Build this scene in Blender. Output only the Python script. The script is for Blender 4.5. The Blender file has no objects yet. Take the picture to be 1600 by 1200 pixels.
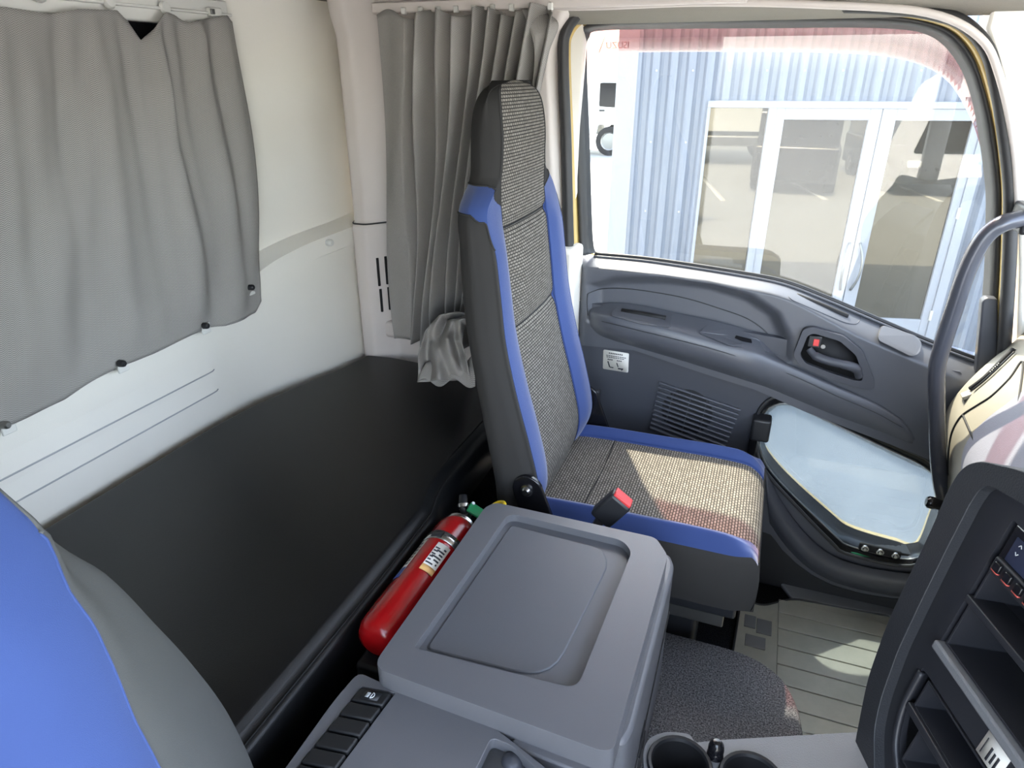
import bpy, bmesh, math, random
from mathutils import Vector, Matrix
random.seed(7)
SC = bpy.context.scene
COL = SC.collection

# ------------------------------------------------------------------ camera
FPX = 1060.0
PITCH = math.atan(487 / FPX)
YAW = math.radians(20.67)
CAM = Vector((0, 0, 1.3))
cam_d = bpy.data.cameras.new('camera')
cam_d.sensor_width = 36.0
cam_d.lens = FPX / 1600 * 36.0
cam_d.clip_start = 0.02
cam_d.clip_end = 500
cam = bpy.data.objects.new('camera', cam_d)
COL.objects.link(cam)
cam.location = CAM
cam.rotation_euler = (math.pi / 2 - PITCH, 0, YAW)
SC.camera = cam

# ------------------------------------------------------------------ light
SUN_TO = Vector((-0.40, 0.66, 1.0)).normalized()
w = bpy.data.worlds.new('sky')
SC.world = w
w.use_nodes = True
nt = w.node_tree
sky = nt.nodes.new('ShaderNodeTexSky')
sky.sky_type = 'NISHITA'
sky.sun_disc = False
sky.sun_elevation = math.asin(SUN_TO.z)
sky.sun_rotation = math.atan2(SUN_TO.x, SUN_TO.y)
sky.air_density = 1.0
sky.dust_density = 2.0
bg = nt.nodes['Background']
hs = nt.nodes.new('ShaderNodeHueSaturation')      # hazy, washed-out sky
hs.inputs['Saturation'].default_value = .6
nt.links.new(sky.outputs[0], hs.inputs['Color'])
nt.links.new(hs.outputs[0], bg.inputs[0])
bg.inputs[1].default_value = 0.75
sd = bpy.data.lights.new('sun', 'SUN')
sd.energy = 8.0
sd.angle = math.radians(0.8)
sd.color = (1.0, 0.87, 0.70)
sun = bpy.data.objects.new('sun', sd)
COL.objects.link(sun)
sun.rotation_euler = SUN_TO.to_track_quat('Z', 'Y').to_euler()
sun.location = (-3, 5, 8)

vs = SC.view_settings
vs.view_transform = 'Standard'
vs.look = 'None'
vs.gamma = 1.0
vs.use_curve_mapping = False
vs.exposure = 1.72

# ------------------------------------------------------------------ pixel -> place helpers
_fw = Vector((-math.sin(YAW), math.cos(YAW), 0))
_rt = Vector((math.cos(YAW), math.sin(YAW), 0))
_f = _fw * math.cos(PITCH) - Vector((0, 0, 1)) * math.sin(PITCH)
_u = _fw * math.sin(PITCH) + Vector((0, 0, 1)) * math.cos(PITCH)
def ray(u, v): return _f * FPX + _rt * (u - 800) + _u * (600 - v)
def _on(u, v, ax, val):
    d = ray(u, v)
    return CAM + d * ((val - CAM[ax]) / d[ax])
def PX(u, v, x): return _on(u, v, 0, x)
def PY(u, v, y): return _on(u, v, 1, y)
def PZ(u, v, z): return _on(u, v, 2, z)
def hitp(u, v, p, n):
    d = ray(u, v)
    return CAM + d * ((p - CAM).dot(n) / d.dot(n))

# ------------------------------------------------------------------ materials
def lin(c):
    return tuple((x / 12.92 if x <= .04045 else ((x + .055) / 1.055) ** 2.4) for x in [v / 255 for v in c]) + (1,)
class NT:
    def __init__(s, name):
        s.m = bpy.data.materials.new(name)
        s.m.use_nodes = True
        s.t = s.m.node_tree
        s.b = s.t.nodes['Principled BSDF']
        s.out = s.t.nodes['Material Output']
    def n(s, ty, **k):
        o = s.t.nodes.new(ty)
        for a, v in k.items(): setattr(o, a, v)
        return o
    def l(s, a, b): s.t.links.new(a, b)
    def math(s, op, a, b=None, c=None):
        o = s.n('ShaderNodeMath', operation=op)
        for i, v in enumerate((a, b, c)):
            if v is None: continue
            if isinstance(v, (int, float)): o.inputs[i].default_value = v
            else: s.l(v, o.inputs[i])
        return o.outputs[0]
    def mix(s, fac, a, b):
        o = s.n('ShaderNodeMix', data_type='RGBA')
        if isinstance(fac, (int, float)): o.inputs[0].default_value = fac
        else: s.l(fac, o.inputs[0])
        for i, v in ((6, a), (7, b)):
            if isinstance(v, tuple): o.inputs[i].default_value = v
            else: s.l(v, o.inputs[i])
        return o.outputs[2]
    def coord(s, kind='Object'):
        return s.n('ShaderNodeTexCoord').outputs[kind]
    def noise(s, scale, detail=2, rough=.5, vec=None):
        o = s.n('ShaderNodeTexNoise')
        o.inputs['Scale'].default_value = scale
        o.inputs['Detail'].default_value = detail
        o.inputs['Roughness'].default_value = rough
        s.l(vec if vec is not None else s.coord(), o.inputs['Vector'])
        return o.outputs[0]
    def bump(s, h, strength, dist=.001):
        o = s.n('ShaderNodeBump')
        o.inputs['Strength'].default_value = strength
        o.inputs['Distance'].default_value = dist
        s.l(h, o.inputs['Height'])
        s.l(o.outputs[0], s.b.inputs['Normal'])
    def set(s, **k):
        for a, v in k.items(): s.b.inputs[a.replace('_', ' ')].default_value = v
MATS = {}
def plastic(name, rgb, rough=.5, grain=900, strength=.25, var=.12, spec=.5):
    t = NT(name)
    c = lin(rgb)
    n1 = t.noise(6, 3)
    dark = tuple(x * (1 - var) for x in c[:3]) + (1,)
    lite = tuple(min(1, x * (1 + var)) for x in c[:3]) + (1,)
    t.l(t.mix(n1, dark, lite), t.b.inputs['Base Color'])
    t.set(Roughness=rough)
    t.b.inputs['Specular IOR Level'].default_value = spec
    if strength: t.bump(t.noise(grain, 1), strength, .0006)
    MATS[name] = t.m
    return t.m
plastic('trim_light', (238, 234, 224), .55, 700, .2, .03)
plastic('trim_light_warm', (214, 206, 200), .55, 700, .2, .03)
plastic('door_grey', (84, 86, 92), .34, 900, .25, .06)
plastic('door_grey_dark', (66, 68, 75), .45, 900, .25, .06)
plastic('console_grey', (98, 99, 103), .38, 1000, .3, .08)
plastic('console_tray', (88, 90, 95), .45, 1400, .25, .08)
plastic('black_plastic', (34, 35, 38), .42, 1200, .15, .1)
plastic('black_gloss', (22, 22, 25), .2, 1200, .03, .1)
plastic('stack_pad', (44, 46, 50), .5, 420, .8, .08)
plastic('stack_bezel', (42, 43, 48), .42, 1500, .1, .06)
plastic('switch_black', (26, 27, 29), .5, 1500, .2, .1)
plastic('rubber_seal', (44, 44, 45), .5, 500, .15, .1)
plastic('cream_paint', (196, 170, 108), .25, 50, 0, .03)
plastic('white_plastic', (225, 224, 218), .4, 800, .05, .03)
plastic('rib_shadow_grey', (172, 173, 174), .7, 700, 0, .03)  # shade tone for the lines under the rear wall ribs
plastic('dash_beige', (140, 136, 124), .55, 800, .3, .03)
plastic('dash_grey', (128, 130, 142), .6, 500, .8, .04)
plastic('lower_grey', (120, 122, 126), .5, 500, .9, .06)
plastic('headliner', (146, 142, 134), .95, 500, .8, .08, .1)
plastic('vinyl_black', (10, 11, 13), .42, 700, .3, .1, .36)
plastic('vinyl_side', (44, 47, 53), .42, 700, .35, .1)
plastic('seat_black', (52, 51, 50), .85, 1600, .5, .1, .2)
plastic('seat_grey_side', (88, 89, 88), .85, 1600, .4, .08, .2)
plastic('red_paint', (150, 12, 16), .22, 60, 0, .04)
plastic('label_white', (225, 222, 214), .5, 60, 0, .05)
plastic('label_blue', (60, 80, 150), .5, 60, 0, .05)
plastic('label_yellow', (226, 178, 110), .5, 60, 0, .05)
plastic('tag_green', (22, 128, 76), .4, 60, 0, .05)
plastic('ring_yellow', (235, 205, 40), .4, 60, 0, .05)
plastic('red_button', (214, 62, 62), .35, 60, 0, .05)
plastic('green_strip', (10, 96, 62), .4, 60, 0, .05)
plastic('ink', (40, 42, 48), .6, 60, 0, .05)
plastic('icon_white', (215, 220, 225), .5, 60, 0, .02)
plastic('red_line', (205, 90, 80), .4, 60, 0, .02)
plastic('hinge_grey', (190, 188, 180), .4, 60, 0, .02)
plastic('frame_white', (150, 152, 158), .35, 60, 0, .02)
plastic('tyre', (30, 30, 31), .8, 80, .3, .1)
plastic('body_white', (232, 230, 222), .25, 60, 0, .02)
plastic('body_dark', (30, 30, 34), .15, 60, 0, .02)
plastic('dark_glass', (18, 20, 24), .05, 60, 0, .02)
plastic('lamp_white', (240, 240, 240), .1, 60, 0, .02)
plastic('line_paint', (232, 230, 222), .7, 60, 0, .04)
plastic('dark_recess', (14, 14, 16), .7, 900, .2, .1)
def metal(name, rgb, rough=.3):
    t = NT(name); t.set(Base_Color=lin(rgb), Metallic=1.0, Roughness=rough)
    t.bump(t.noise(40, 2), .05, .001)
    MATS[name] = t.m
metal('chrome', (190, 190, 190), .25)
metal('steel_dull', (150, 150, 148), .42)
t = NT('grab_bar'); t.set(Base_Color=lin((78, 80, 88)), Roughness=.24, Metallic=.25); t.bump(t.noise(900, 1), .12, .0005); MATS['grab_bar'] = t.m

def fabric_blue():
    t = NT('seat_blue')
    n1 = t.noise(5, 3)
    t.l(t.mix(n1, lin((48, 65, 114)), lin((60, 80, 132))), t.b.inputs['Base Color'])
    t.set(Roughness=.85)
    t.b.inputs['Specular IOR Level'].default_value = .2
    t.b.inputs['Sheen Weight'].default_value = .4
    t.b.inputs['Sheen Roughness'].default_value = .4
    t.bump(t.noise(1700, 1), .35, .0006)
    MATS['seat_blue'] = t.m
fabric_blue()
def insert_fabric():
    t = NT('seat_insert')
    uv = t.coord('UV')
    br = t.n('ShaderNodeTexBrick')
    t.l(uv, br.inputs['Vector'])
    br.offset = .5
    br.inputs['Color1'].default_value = lin((154, 149, 140))
    br.inputs['Color2'].default_value = lin((126, 121, 113))
    br.inputs['Mortar'].default_value = lin((40, 40, 40))
    br.inputs['Scale'].default_value = 1.0
    br.inputs['Mortar Size'].default_value = .0011
    br.inputs['Mortar Smooth'].default_value = .4
    br.inputs['Brick Width'].default_value = .0095
    br.inputs['Row Height'].default_value = .0056
    fine = t.noise(1400, 1)
    t.l(t.mix(t.math('MULTIPLY', fine, .5), br.outputs[0], lin((78, 74, 68))), t.b.inputs['Base Color'])
    t.set(Roughness=.9)
    t.b.inputs['Specular IOR Level'].default_value = .15
    t.bump(t.math('SUBTRACT', 1.0, br.outputs['Fac']), .6, .0012)
    MATS['seat_insert'] = t.m
insert_fabric()
def curtain_fabric(name, hi, lo):
    t = NT(name)
    sep = t.n('ShaderNodeSeparateXYZ')
    t.l(t.coord('UV'), sep.inputs[0])
    u, v = sep.outputs[0], sep.outputs[1]
    tri = t.math('PINGPONG', u, .0038)
    s = t.math('ADD', v, t.math('MULTIPLY', tri, .9))
    fr = t.math('FRACT', t.math('DIVIDE', s, .0034))
    sm = t.math('SMOOTH_MIN', t.math('MULTIPLY', t.math('ABSOLUTE', t.math('SUBTRACT', fr, .5)), 4.0), 1.0, .4)
    nz = t.noise(900, 1)
    nz2 = t.noise(7, 2)
    c = t.mix(sm, lin(lo), lin(hi))
    c = t.mix(t.math('MULTIPLY', nz, .35), c, lin(lo))
    t.l(c, t.b.inputs['Base Color'])
    t.set(Roughness=.9)
    t.b.inputs['Specular IOR Level'].default_value = .15
    t.bump(sm, .4, .0006)
    tr = t.n('ShaderNodeBsdfTranslucent'); t.l(c, tr.inputs[0])
    mx = t.n('ShaderNodeMixShader'); mx.inputs[0].default_value = .18
    t.l(t.b.outputs[0], mx.inputs[1]); t.l(tr.outputs[0], mx.inputs[2]); t.l(mx.outputs[0], t.out.inputs[0])
    MATS[name] = t.m
curtain_fabric('curtain_cloth', (196, 192, 185), (104, 103, 104))
def carpet(name, a, b, sc):
    t = NT(name)
    n1 = t.noise(sc, 2, .8)
    n2 = t.noise(sc * 2.7, 1, .8)
    f = t.math('MULTIPLY_ADD', t.math('SUBTRACT', n1, .5), 3.0, t.math('MULTIPLY_ADD', t.math('SUBTRACT', n2, .5), 2.0, .5))
    f = t.math('MINIMUM', t.math('MAXIMUM', f, 0), 1)
    t.l(t.mix(f, lin(a), lin(b)), t.b.inputs['Base Color'])
    t.set(Roughness=1.0)
    t.b.inputs['Specular IOR Level'].default_value = .05
    t.bump(f, .9, .003)
    MATS[name] = t.m
carpet('carpet_tunnel', (62, 64, 70), (168, 170, 176), 330)
carpet('carpet_floor', (24, 25, 28), (62, 64, 70), 330)
def rubber():
    t = NT('mat_rubber')
    n1 = t.noise(9, 4, .7)
    t.l(t.mix(n1, lin((150, 151, 142)), lin((196, 195, 183))), t.b.inputs['Base Color'])
    t.set(Roughness=.45)
    t.bump(t.noise(300, 2), .15, .001)
    MATS['mat_rubber'] = t.m
rubber()
def glass(name, tint, refl, rough=0.0, dust=0.0, dust_col=(200, 198, 190)):
    t = NT(name)
    tr = t.n('ShaderNodeBsdfTransparent'); tr.inputs[0].default_value = tint
    gl = t.n('ShaderNodeBsdfGlossy'); gl.inputs['Roughness'].default_value = rough
    gl.inputs['Color'].default_value = (1, 1, 1, 1)
    lw_ = t.n('ShaderNodeLayerWeight'); lw_.inputs[0].default_value = .5
    fr = t.math('MULTIPLY_ADD', t.math('POWER', lw_.outputs['Facing'], 5.0), .9, .04)
    m1 = t.n('ShaderNodeMixShader')
    t.l(t.math('MULTIPLY', fr, refl), m1.inputs[0])
    t.l(tr.outputs[0], m1.inputs[1]); t.l(gl.outputs[0], m1.inputs[2])
    last = m1
    if dust:
        df = t.n('ShaderNodeBsdfDiffuse'); df.inputs[0].default_value = lin(dust_col)
        tl = t.n('ShaderNodeBsdfTranslucent'); tl.inputs[0].default_value = lin(dust_col)
        md = t.n('ShaderNodeMixShader'); t.l(df.outputs[0], md.inputs[1]); t.l(tl.outputs[0], md.inputs[2])
        n = t.noise(260, 3, .8)
        n2 = t.noise(4, 3, .6)
        m2 = t.n('ShaderNodeMixShader')
        t.l(t.math('MULTIPLY', t.math('MULTIPLY', n, n2), dust), m2.inputs[0])
        t.l(m1.outputs[0], m2.inputs[1]); t.l(md.outputs[0], m2.inputs[2])
        last = m2
    t.l(last.outputs[0], t.out.inputs[0])
    MATS[name] = t.m
glass('door_glass', (.74, .76, .75, 1), 1.0, 0, .035)
glass('low_glass', (.36, .40, .42, 1), 1.0, 0, .35, (205, 215, 222))
glass('visor_tint', (.74, .50, .48, 1), 1.0, 0, .10, (190, 150, 145))
def door_pane():
    t = NT('building_glass')
    gl = t.n('ShaderNodeBsdfGlossy'); gl.inputs['Roughness'].default_value = .015
    gl.inputs['Color'].default_value = (.40, .37, .31, 1)
    df = t.n('ShaderNodeBsdfDiffuse'); df.inputs[0].default_value = lin((58, 55, 48))
    fr = t.n('ShaderNodeFresnel'); fr.inputs[0].default_value = 1.9
    m1 = t.n('ShaderNodeMixShader')
    t.l(t.math('MULTIPLY_ADD', fr.outputs[0], 1.0, .16), m1.inputs[0])
    t.l(df.outputs[0], m1.inputs[1]); t.l(gl.outputs[0], m1.inputs[2])
    t.l(m1.outputs[0], t.out.inputs[0])
    MATS['building_glass'] = t.m
door_pane()
def corrugated():
    t = NT('corrugated_steel')
    mp = t.n('ShaderNodeMapping'); mp.inputs['Scale'].default_value = (6, 6, .6)
    t.l(t.coord(), mp.inputs[0])
    n = t.noise(3, 3, .6, mp.outputs[0])
    t.l(t.mix(n, lin((112, 118, 130)), lin((138, 143, 153))), t.b.inputs['Base Color'])
    t.set(Roughness=.5, Metallic=.15)
    MATS['corrugated_steel'] = t.m
corrugated()
def concrete(name, a, b):
    t = NT(name)
    n = t.noise(.9, 6, .65); n2 = t.noise(22, 4, .7)
    f = t.math('MULTIPLY_ADD', n2, .4, t.math('MULTIPLY', n, .6))
    t.l(t.mix(f, lin(a), lin(b)), t.b.inputs['Base Color'])
    t.set(Roughness=.9)
    t.bump(n2, .3, .01)
    MATS[name] = t.m
concrete('ground_concrete', (150, 152, 152), (176, 176, 172))
def screen_mat():
    t = NT('screen_blue')
    t.set(Base_Color=lin((70, 78, 108)), Roughness=.15)
    MATS['screen_blue'] = t.m
screen_mat()

# ------------------------------------------------------------------ mesh helpers
def M(x): return MATS[x]
def smooth01(a, b, x):
    if a == b: return 1.0 if x >= a else 0.0
    t = max(0., min(1., (x - a) / (b - a)))
    return t * t * (3 - 2 * t)
def mk(name, verts, faces, mat, parent=None, smooth=True, uvs=None, bevel=0, seg=2, ang=35, subsurf=0, solid=0):
    me = bpy.data.meshes.new(name)
    me.from_pydata([tuple(v) for v in verts], [], faces)
    me.validate()
    if uvs is not None:
        ul = me.uv_layers.new(name='uv')
        for p in me.polygons:
            for li in p.loop_indices:
                ul.data[li].uv = uvs[me.loops[li].vertex_index]
    for p in me.polygons: p.use_smooth = smooth
    me.materials.append(M(mat) if isinstance(mat, str) else mat)
    o = bpy.data.objects.new(name, me)
    COL.objects.link(o)
    if parent is not None: put(o, parent)
    if solid:
        md = o.modifiers.new('solid', 'SOLIDIFY'); md.thickness = solid; md.offset = 0
    if bevel:
        md = o.modifiers.new('bevel', 'BEVEL'); md.width = bevel; md.segments = seg
        md.limit_method = 'ANGLE'; md.angle_limit = math.radians(ang); md.harden_normals = False
    if subsurf:
        md = o.modifiers.new('sub', 'SUBSURF'); md.levels = subsurf; md.render_levels = subsurf
    if smooth and bevel and hasattr(me, 'set_sharp_from_angle'): me.set_sharp_from_angle(angle=math.radians(50))
    return o
ORG = {}
def org(o): return ORG.get(o.name, Vector((0, 0, 0)))
def put(o, parent):
    o.parent = parent
    o.matrix_parent_inverse = Matrix.Translation(-org(parent))
def tag(o, label=None, cat=None, group=None, kind=None):
    if label: o['label'] = label
    if cat: o['category'] = cat
    if group: o['group'] = group
    if kind: o['kind'] = kind
    return o
def thing(name, label, cat, loc=(0, 0, 0), group=None):
    o = bpy.data.objects.new(name, None)
    COL.objects.link(o)
    o.location = loc
    o.empty_display_size = .05
    ORG[o.name] = Vector(loc)
    return tag(o, label, cat, group)
def box(name, lo, hi, mat, parent=None, bevel=.004, seg=2, xf=None):
    (a, b, c), (d, e, f) = lo, hi
    vs_ = [(a, b, c), (d, b, c), (d, e, c), (a, e, c), (a, b, f), (d, b, f), (d, e, f), (a, e, f)]
    if xf: vs_ = [xf(Vector(v)) for v in vs_]
    fs = [(0, 3, 2, 1), (4, 5, 6, 7), (0, 1, 5, 4), (1, 2, 6, 5), (2, 3, 7, 6), (3, 0, 4, 7)]
    return mk(name, vs_, fs, mat, parent, True, None, bevel, seg)
def obox(name, c, ax, ay, az, hx, hy, hz, mat, parent=None, bevel=.003, seg=2):
    c = Vector(c)
    def xf(v): return c + ax * (v.x * hx) + ay * (v.y * hy) + az * (v.z * hz)
    return box(name, (-1, -1, -1), (1, 1, 1), mat, parent, bevel, seg, xf)
def prism(name, loop, fn, d0, d1, mat, parent=None, bevel=.004, seg=2, smooth=True):
    """loop of (a,b); fn(a,b,d)->point; solid between d0 and d1"""
    n = len(loop)
    vs_ = [fn(a, b, d0) for a, b in loop] + [fn(a, b, d1) for a, b in loop]
    fs = [tuple(range(n)), tuple(reversed(range(n, 2 * n)))]
    fs += [(i, n + i, n + (i + 1) % n, (i + 1) % n) for i in range(n)]
    o = mk(name, vs_, fs, mat, parent, smooth, None, bevel, seg)
    fixn(o)
    return o
def fixn(o):
    bm = bmesh.new(); bm.from_mesh(o.data)
    bmesh.ops.recalc_face_normals(bm, faces=bm.faces)
    bm.to_mesh(o.data); bm.free()
def fillet(pts, r, seg=5):
    out = []
    n = len(pts)
    for i in range(n):
        p0, p1, p2 = Vector(pts[i - 1][:2]), Vector(pts[i][:2]), Vector(pts[(i + 1) % n][:2])
        rr = r[i] if isinstance(r, (list, tuple)) else r
        a, b = (p0 - p1), (p2 - p1)
        la, lb = a.length, b.length
        if rr <= 0 or la < 1e-9 or lb < 1e-9:
            out.append(tuple(p1)); continue
        a.normalize(); b.normalize()
        k = min(rr, la * .45, lb * .45)
        q0, q2 = p1 + a * k, p1 + b * k
        for j in range(seg + 1):
            t_ = j / seg
            out.append(tuple(q0 * (1 - t_) ** 2 + p1 * 2 * t_ * (1 - t_) + q2 * t_ ** 2))
    return out
def plate(name, loops, fn, d0, d1, mat, parent=None, bevel=.003):
    """plate with holes: first loop outer, others holes (filled by triangulation), fn(a,b,d)"""
    bm = bmesh.new()
    vall = []
    edges = []
    for lp in loops:
        vv = [bm.verts.new((a, b, 0)) for a, b in lp]
        ee = [bm.edges.new((vv[i], vv[(i + 1) % len(vv)])) for i in range(len(vv))]
        vall.append(vv); edges += ee
    r = bmesh.ops.triangle_fill(bm, use_beauty=True, use_dissolve=False, edges=edges)
    bm.verts.index_update()
    vs2 = [v.co.copy() for v in bm.verts]
    tris = [tuple(v.index for v in f.verts) for f in bm.faces]
    idx = [[v.index for v in vv] for vv in vall]
    bm.free()
    n = len(vs2)
    vs_ = [fn(v.x, v.y, d0) for v in vs2] + [fn(v.x, v.y, d1) for v in vs2]
    fs = list(tris) + [tuple(n + i for i in reversed(t_)) for t_ in tris]
    for lp in idx:
        m = len(lp)
        fs += [(lp[i], lp[(i + 1) % m], n + lp[(i + 1) % m], n + lp[i]) for i in range(m)]
    o = mk(name, vs_, fs, mat, parent, True, None, bevel, 2)
    fixn(o)
    return o
def grid(name, nu, nv, fn, mat, parent=None, uvfn=None, solid=0, smooth=True, closed_u=False, flip=False, subsurf=0):
    vs_, uv = [], []
    for j in range(nv):
        for i in range(nu):
            vs_.append(fn(i, j))
            if uvfn: uv.append(uvfn(i, j))
    fs = []
    for j in range(nv - 1):
        for i in range(nu if closed_u else nu - 1):
            a, b = j * nu + i, j * nu + (i + 1) % nu
            q = (a, b, b + nu, a + nu)
            fs.append(tuple(reversed(q)) if flip else q)
    return mk(name, vs_, fs, mat, parent, smooth, uv if uvfn else None, 0, 2, 35, subsurf, solid)
def catmull(pts, per=6, closed=False):
    P = [Vector(p) for p in pts]
    n = len(P)
    out = []
    rng = n if closed else n - 1
    for i in range(rng):
        if closed: p0, p1, p2, p3 = P[i - 1], P[i], P[(i + 1) % n], P[(i + 2) % n]
        else: p0, p1, p2, p3 = P[max(i - 1, 0)], P[i], P[i + 1], P[min(i + 2, n - 1)]
        for k in range(per):
            t_ = k / per
            out.append(.5 * ((2 * p1) + (p2 - p0) * t_ + (2 * p0 - 5 * p1 + 4 * p2 - p3) * t_ ** 2 + (3 * p1 - p0 - 3 * p2 + p3) * t_ ** 3))
    if not closed: out.append(P[-1].copy())
    return out
def tube(name, pts, r, mat, parent=None, n=10, closed=False, caps=True, squash=1.0):
    pts = [Vector(p) for p in pts]
    m = len(pts)
    rs = r if isinstance(r, (list, tuple)) else [r] * m
    tang = []
    for i in range(m):
        if closed: d = pts[(i + 1) % m] - pts[i - 1]
        else: d = pts[min(i + 1, m - 1)] - pts[max(i - 1, 0)]
        tang.append(d.normalized())
    nrm = tang[0].orthogonal().normalized()
    vs_ = []
    for i in range(m):
        nrm = (nrm - tang[i] * nrm.dot(tang[i]))
        nrm.normalize()
        bi = tang[i].cross(nrm)
        for k in range(n):
            a = 2 * math.pi * k / n
            vs_.append(pts[i] + (nrm * math.cos(a) + bi * math.sin(a) * squash) * rs[i])
    fs = []
    for i in range(m if closed else m - 1):
        j = (i + 1) % m
        for k in range(n):
            fs.append((i * n + k, i * n + (k + 1) % n, j * n + (k + 1) % n, j * n + k))
    if caps and not closed:
        fs.append(tuple(reversed(range(n)))); fs.append(tuple((m - 1) * n + k for k in range(n)))
    return mk(name, vs_, fs, mat, parent, True)
def lathe(name, prof, origin, axis, mat, parent=None, n=24):
    """prof list of (radius, distance along axis)"""
    axis = Vector(axis).normalized(); a = axis.orthogonal().normalized(); b = axis.cross(a)
    o = Vector(origin)
    vs_, fs = [], []
    for r, h in prof:
        for k in range(n):
            t_ = 2 * math.pi * k / n
            vs_.append(o + axis * h + (a * math.cos(t_) + b * math.sin(t_)) * max(r, 1e-5))
    for i in range(len(prof) - 1):
        for k in range(n):
            fs.append((i * n + k, i * n + (k + 1) % n, (i + 1) * n + (k + 1) % n, (i + 1) * n + k))
    ob = mk(name, vs_, fs, mat, parent, True)
    if hasattr(ob.data, 'set_sharp_from_angle'): ob.data.set_sharp_from_angle(angle=math.radians(40))
    fixn(ob)
    return ob
def band(name, A, B, mat, parent=None, closed=False, thick=0.0):
    n = len(A)
    vs_ = list(A) + list(B)
    fs = [(i, (i + 1) % n, n + (i + 1) % n, n + i) for i in range(n if closed else n - 1)]
    return mk(name, vs_, fs, mat, parent, True, solid=thick)
def interp(tab, x):
    if x <= tab[0][0]: return tab[0][1]
    for (a, fa), (b, fb) in zip(tab, tab[1:]):
        if x <= b: return fa + (fb - fa) * (x - a) / (b - a)
    return tab[-1][1]
def sinterp(tab, x):
    """smooth (hermite) interpolation of a table"""
    n = len(tab)
    if x <= tab[0][0]: return tab[0][1]
    if x >= tab[-1][0]: return tab[-1][1]
    for i in range(n - 1):
        a, fa = tab[i]; b, fb = tab[i + 1]
        if a <= x <= b:
            def sl(k):
                if k == 0 or k == n - 1: return 0 if False else (tab[min(k + 1, n - 1)][1] - tab[max(k - 1, 0)][1]) / (tab[min(k + 1, n - 1)][0] - tab[max(k - 1, 0)][0])
                return (tab[k + 1][1] - tab[k - 1][1]) / (tab[k + 1][0] - tab[k - 1][0])
            h = b - a; t_ = (x - a) / h
            return (2 * t_ ** 3 - 3 * t_ ** 2 + 1) * fa + (t_ ** 3 - 2 * t_ ** 2 + t_) * h * sl(i) + (-2 * t_ ** 3 + 3 * t_ ** 2) * fb + (t_ ** 3 - t_ ** 2) * h * sl(i + 1)
def polysd(p, poly):
    """signed distance, negative inside"""
    x, y = p
    d = 1e9; ins = False
    n = len(poly)
    for i in range(n):
        x0, y0 = poly[i]; x1, y1 = poly[(i + 1) % n]
        ex, ey = x1 - x0, y1 - y0
        t_ = max(0, min(1, ((x - x0) * ex + (y - y0) * ey) / (ex * ex + ey * ey + 1e-12)))
        d = min(d, math.hypot(x - x0 - ex * t_, y - y0 - ey * t_))
        if (y0 > y) != (y1 > y) and x < (x1 - x0) * (y - y0) / (y1 - y0) + x0: ins = not ins
    return -d if ins else d
def text(name, body, size, origin, ax, ay, mat, parent=None, depth=.0006):
    cu = bpy.data.curves.new(name, 'FONT'); cu.body = body; cu.size = size; cu.extrude = depth
    cu.align_x = 'CENTER'; cu.align_y = 'CENTER'
    tmp = bpy.data.objects.new(name + '_tmp', cu); COL.objects.link(tmp)
    dg = bpy.context.evaluated_depsgraph_get(); dg.update()
    me = bpy.data.meshes.new_from_object(tmp.evaluated_get(dg))
    bpy.data.objects.remove(tmp); bpy.data.curves.remove(cu)
    az = ax.cross(ay)
    o0 = Vector(origin)
    for v in me.vertices: v.co = o0 + ax * v.co.x + ay * v.co.y + az * v.co.z
    me.materials.clear(); me.materials.append(M(mat))
    o = bpy.data.objects.new(name, me); COL.objects.link(o)
    if parent: put(o, parent)
    return o
def copytree(o, parent=None, xf=None):
    c = o.copy(); COL.objects.link(c)
    if parent is not None: c.parent = parent
    ORG[c.name] = ORG.get(o.name, Vector((0, 0, 0)))
    for ch in list(o.children): copytree(ch, c)
    return c
VX, VY, VZ = Vector((1, 0, 0)), Vector((0, 1, 0)), Vector((0, 0, 1))
def struct(o, label=None, cat=None): return tag(o, label, cat, None, 'structure')
def fxz(y_in):  # plate function in x,z plane; d along +y
    return lambda a, b, d: Vector((a, d, b))
FXZ = lambda a, b, d: Vector((a, d, b))
FXY = lambda a, b, d: Vector((a, b, d))
FYZ = lambda a, b, d: Vector((d, a, b))
def lp_y(pts, y): return [(p.x, p.z) for p in (PY(u, v, y) for u, v in pts)]
# ================================================================== SETTING
ZG = -1.2           # outdoor ground below the cab floor
# ---- cab floor
fl = struct(box('floor', (-1.2, -.42, -.05), (1.0, 1.70, 0.0), 'carpet_floor', None, 0), 'dark carpeted cab floor under the seats', 'floor')

# ---- rear wall with moulded relief
def rear_x(y, z):
    zc = sinterp([(-.6, .775), (.9, .775), (1.1, .79), (1.2, .83), (1.3, .875), (1.42, .905), (1.6, .92)], y)
    x = -1.180 + interp([(-.040, .036), (-.031, .036), (-.028, .053), (.016, .053), (.030, .0), (.05, 0)], z - zc)
    x += .10 * smooth01(1.16, 1.53, y)
    # louvre ribs
    e = 1 - smooth01(1.08, 1.10, y)
    for z0, z1 in ((.682, .718), (.632, .664)):
        if z0 <= z <= z1: x += .007 * e * (z1 - z) / (z1 - z0)
        elif z0 - .0015 < z < z0: x += .010 * e * 0
    return x
ys = [-.5 + i * .05 for i in range(31)] + [1.06 + i * .012 for i in range(48)]
ys = sorted(set(round(a, 4) for a in ys if a <= 1.63))
zs = set([.25, .4, .5, .56, .60])
for z0, z1 in ((.682, .718), (.632, .664)):
    zs |= {z0 - .0012, z0 + .0001, z0 + .012, z0 + .024, z1, z1 + .002}
zs |= {.725 + i * .011 for i in range(24)} | {1.0 + i * .04 for i in range(13)}
zs = sorted(zs)
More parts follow.
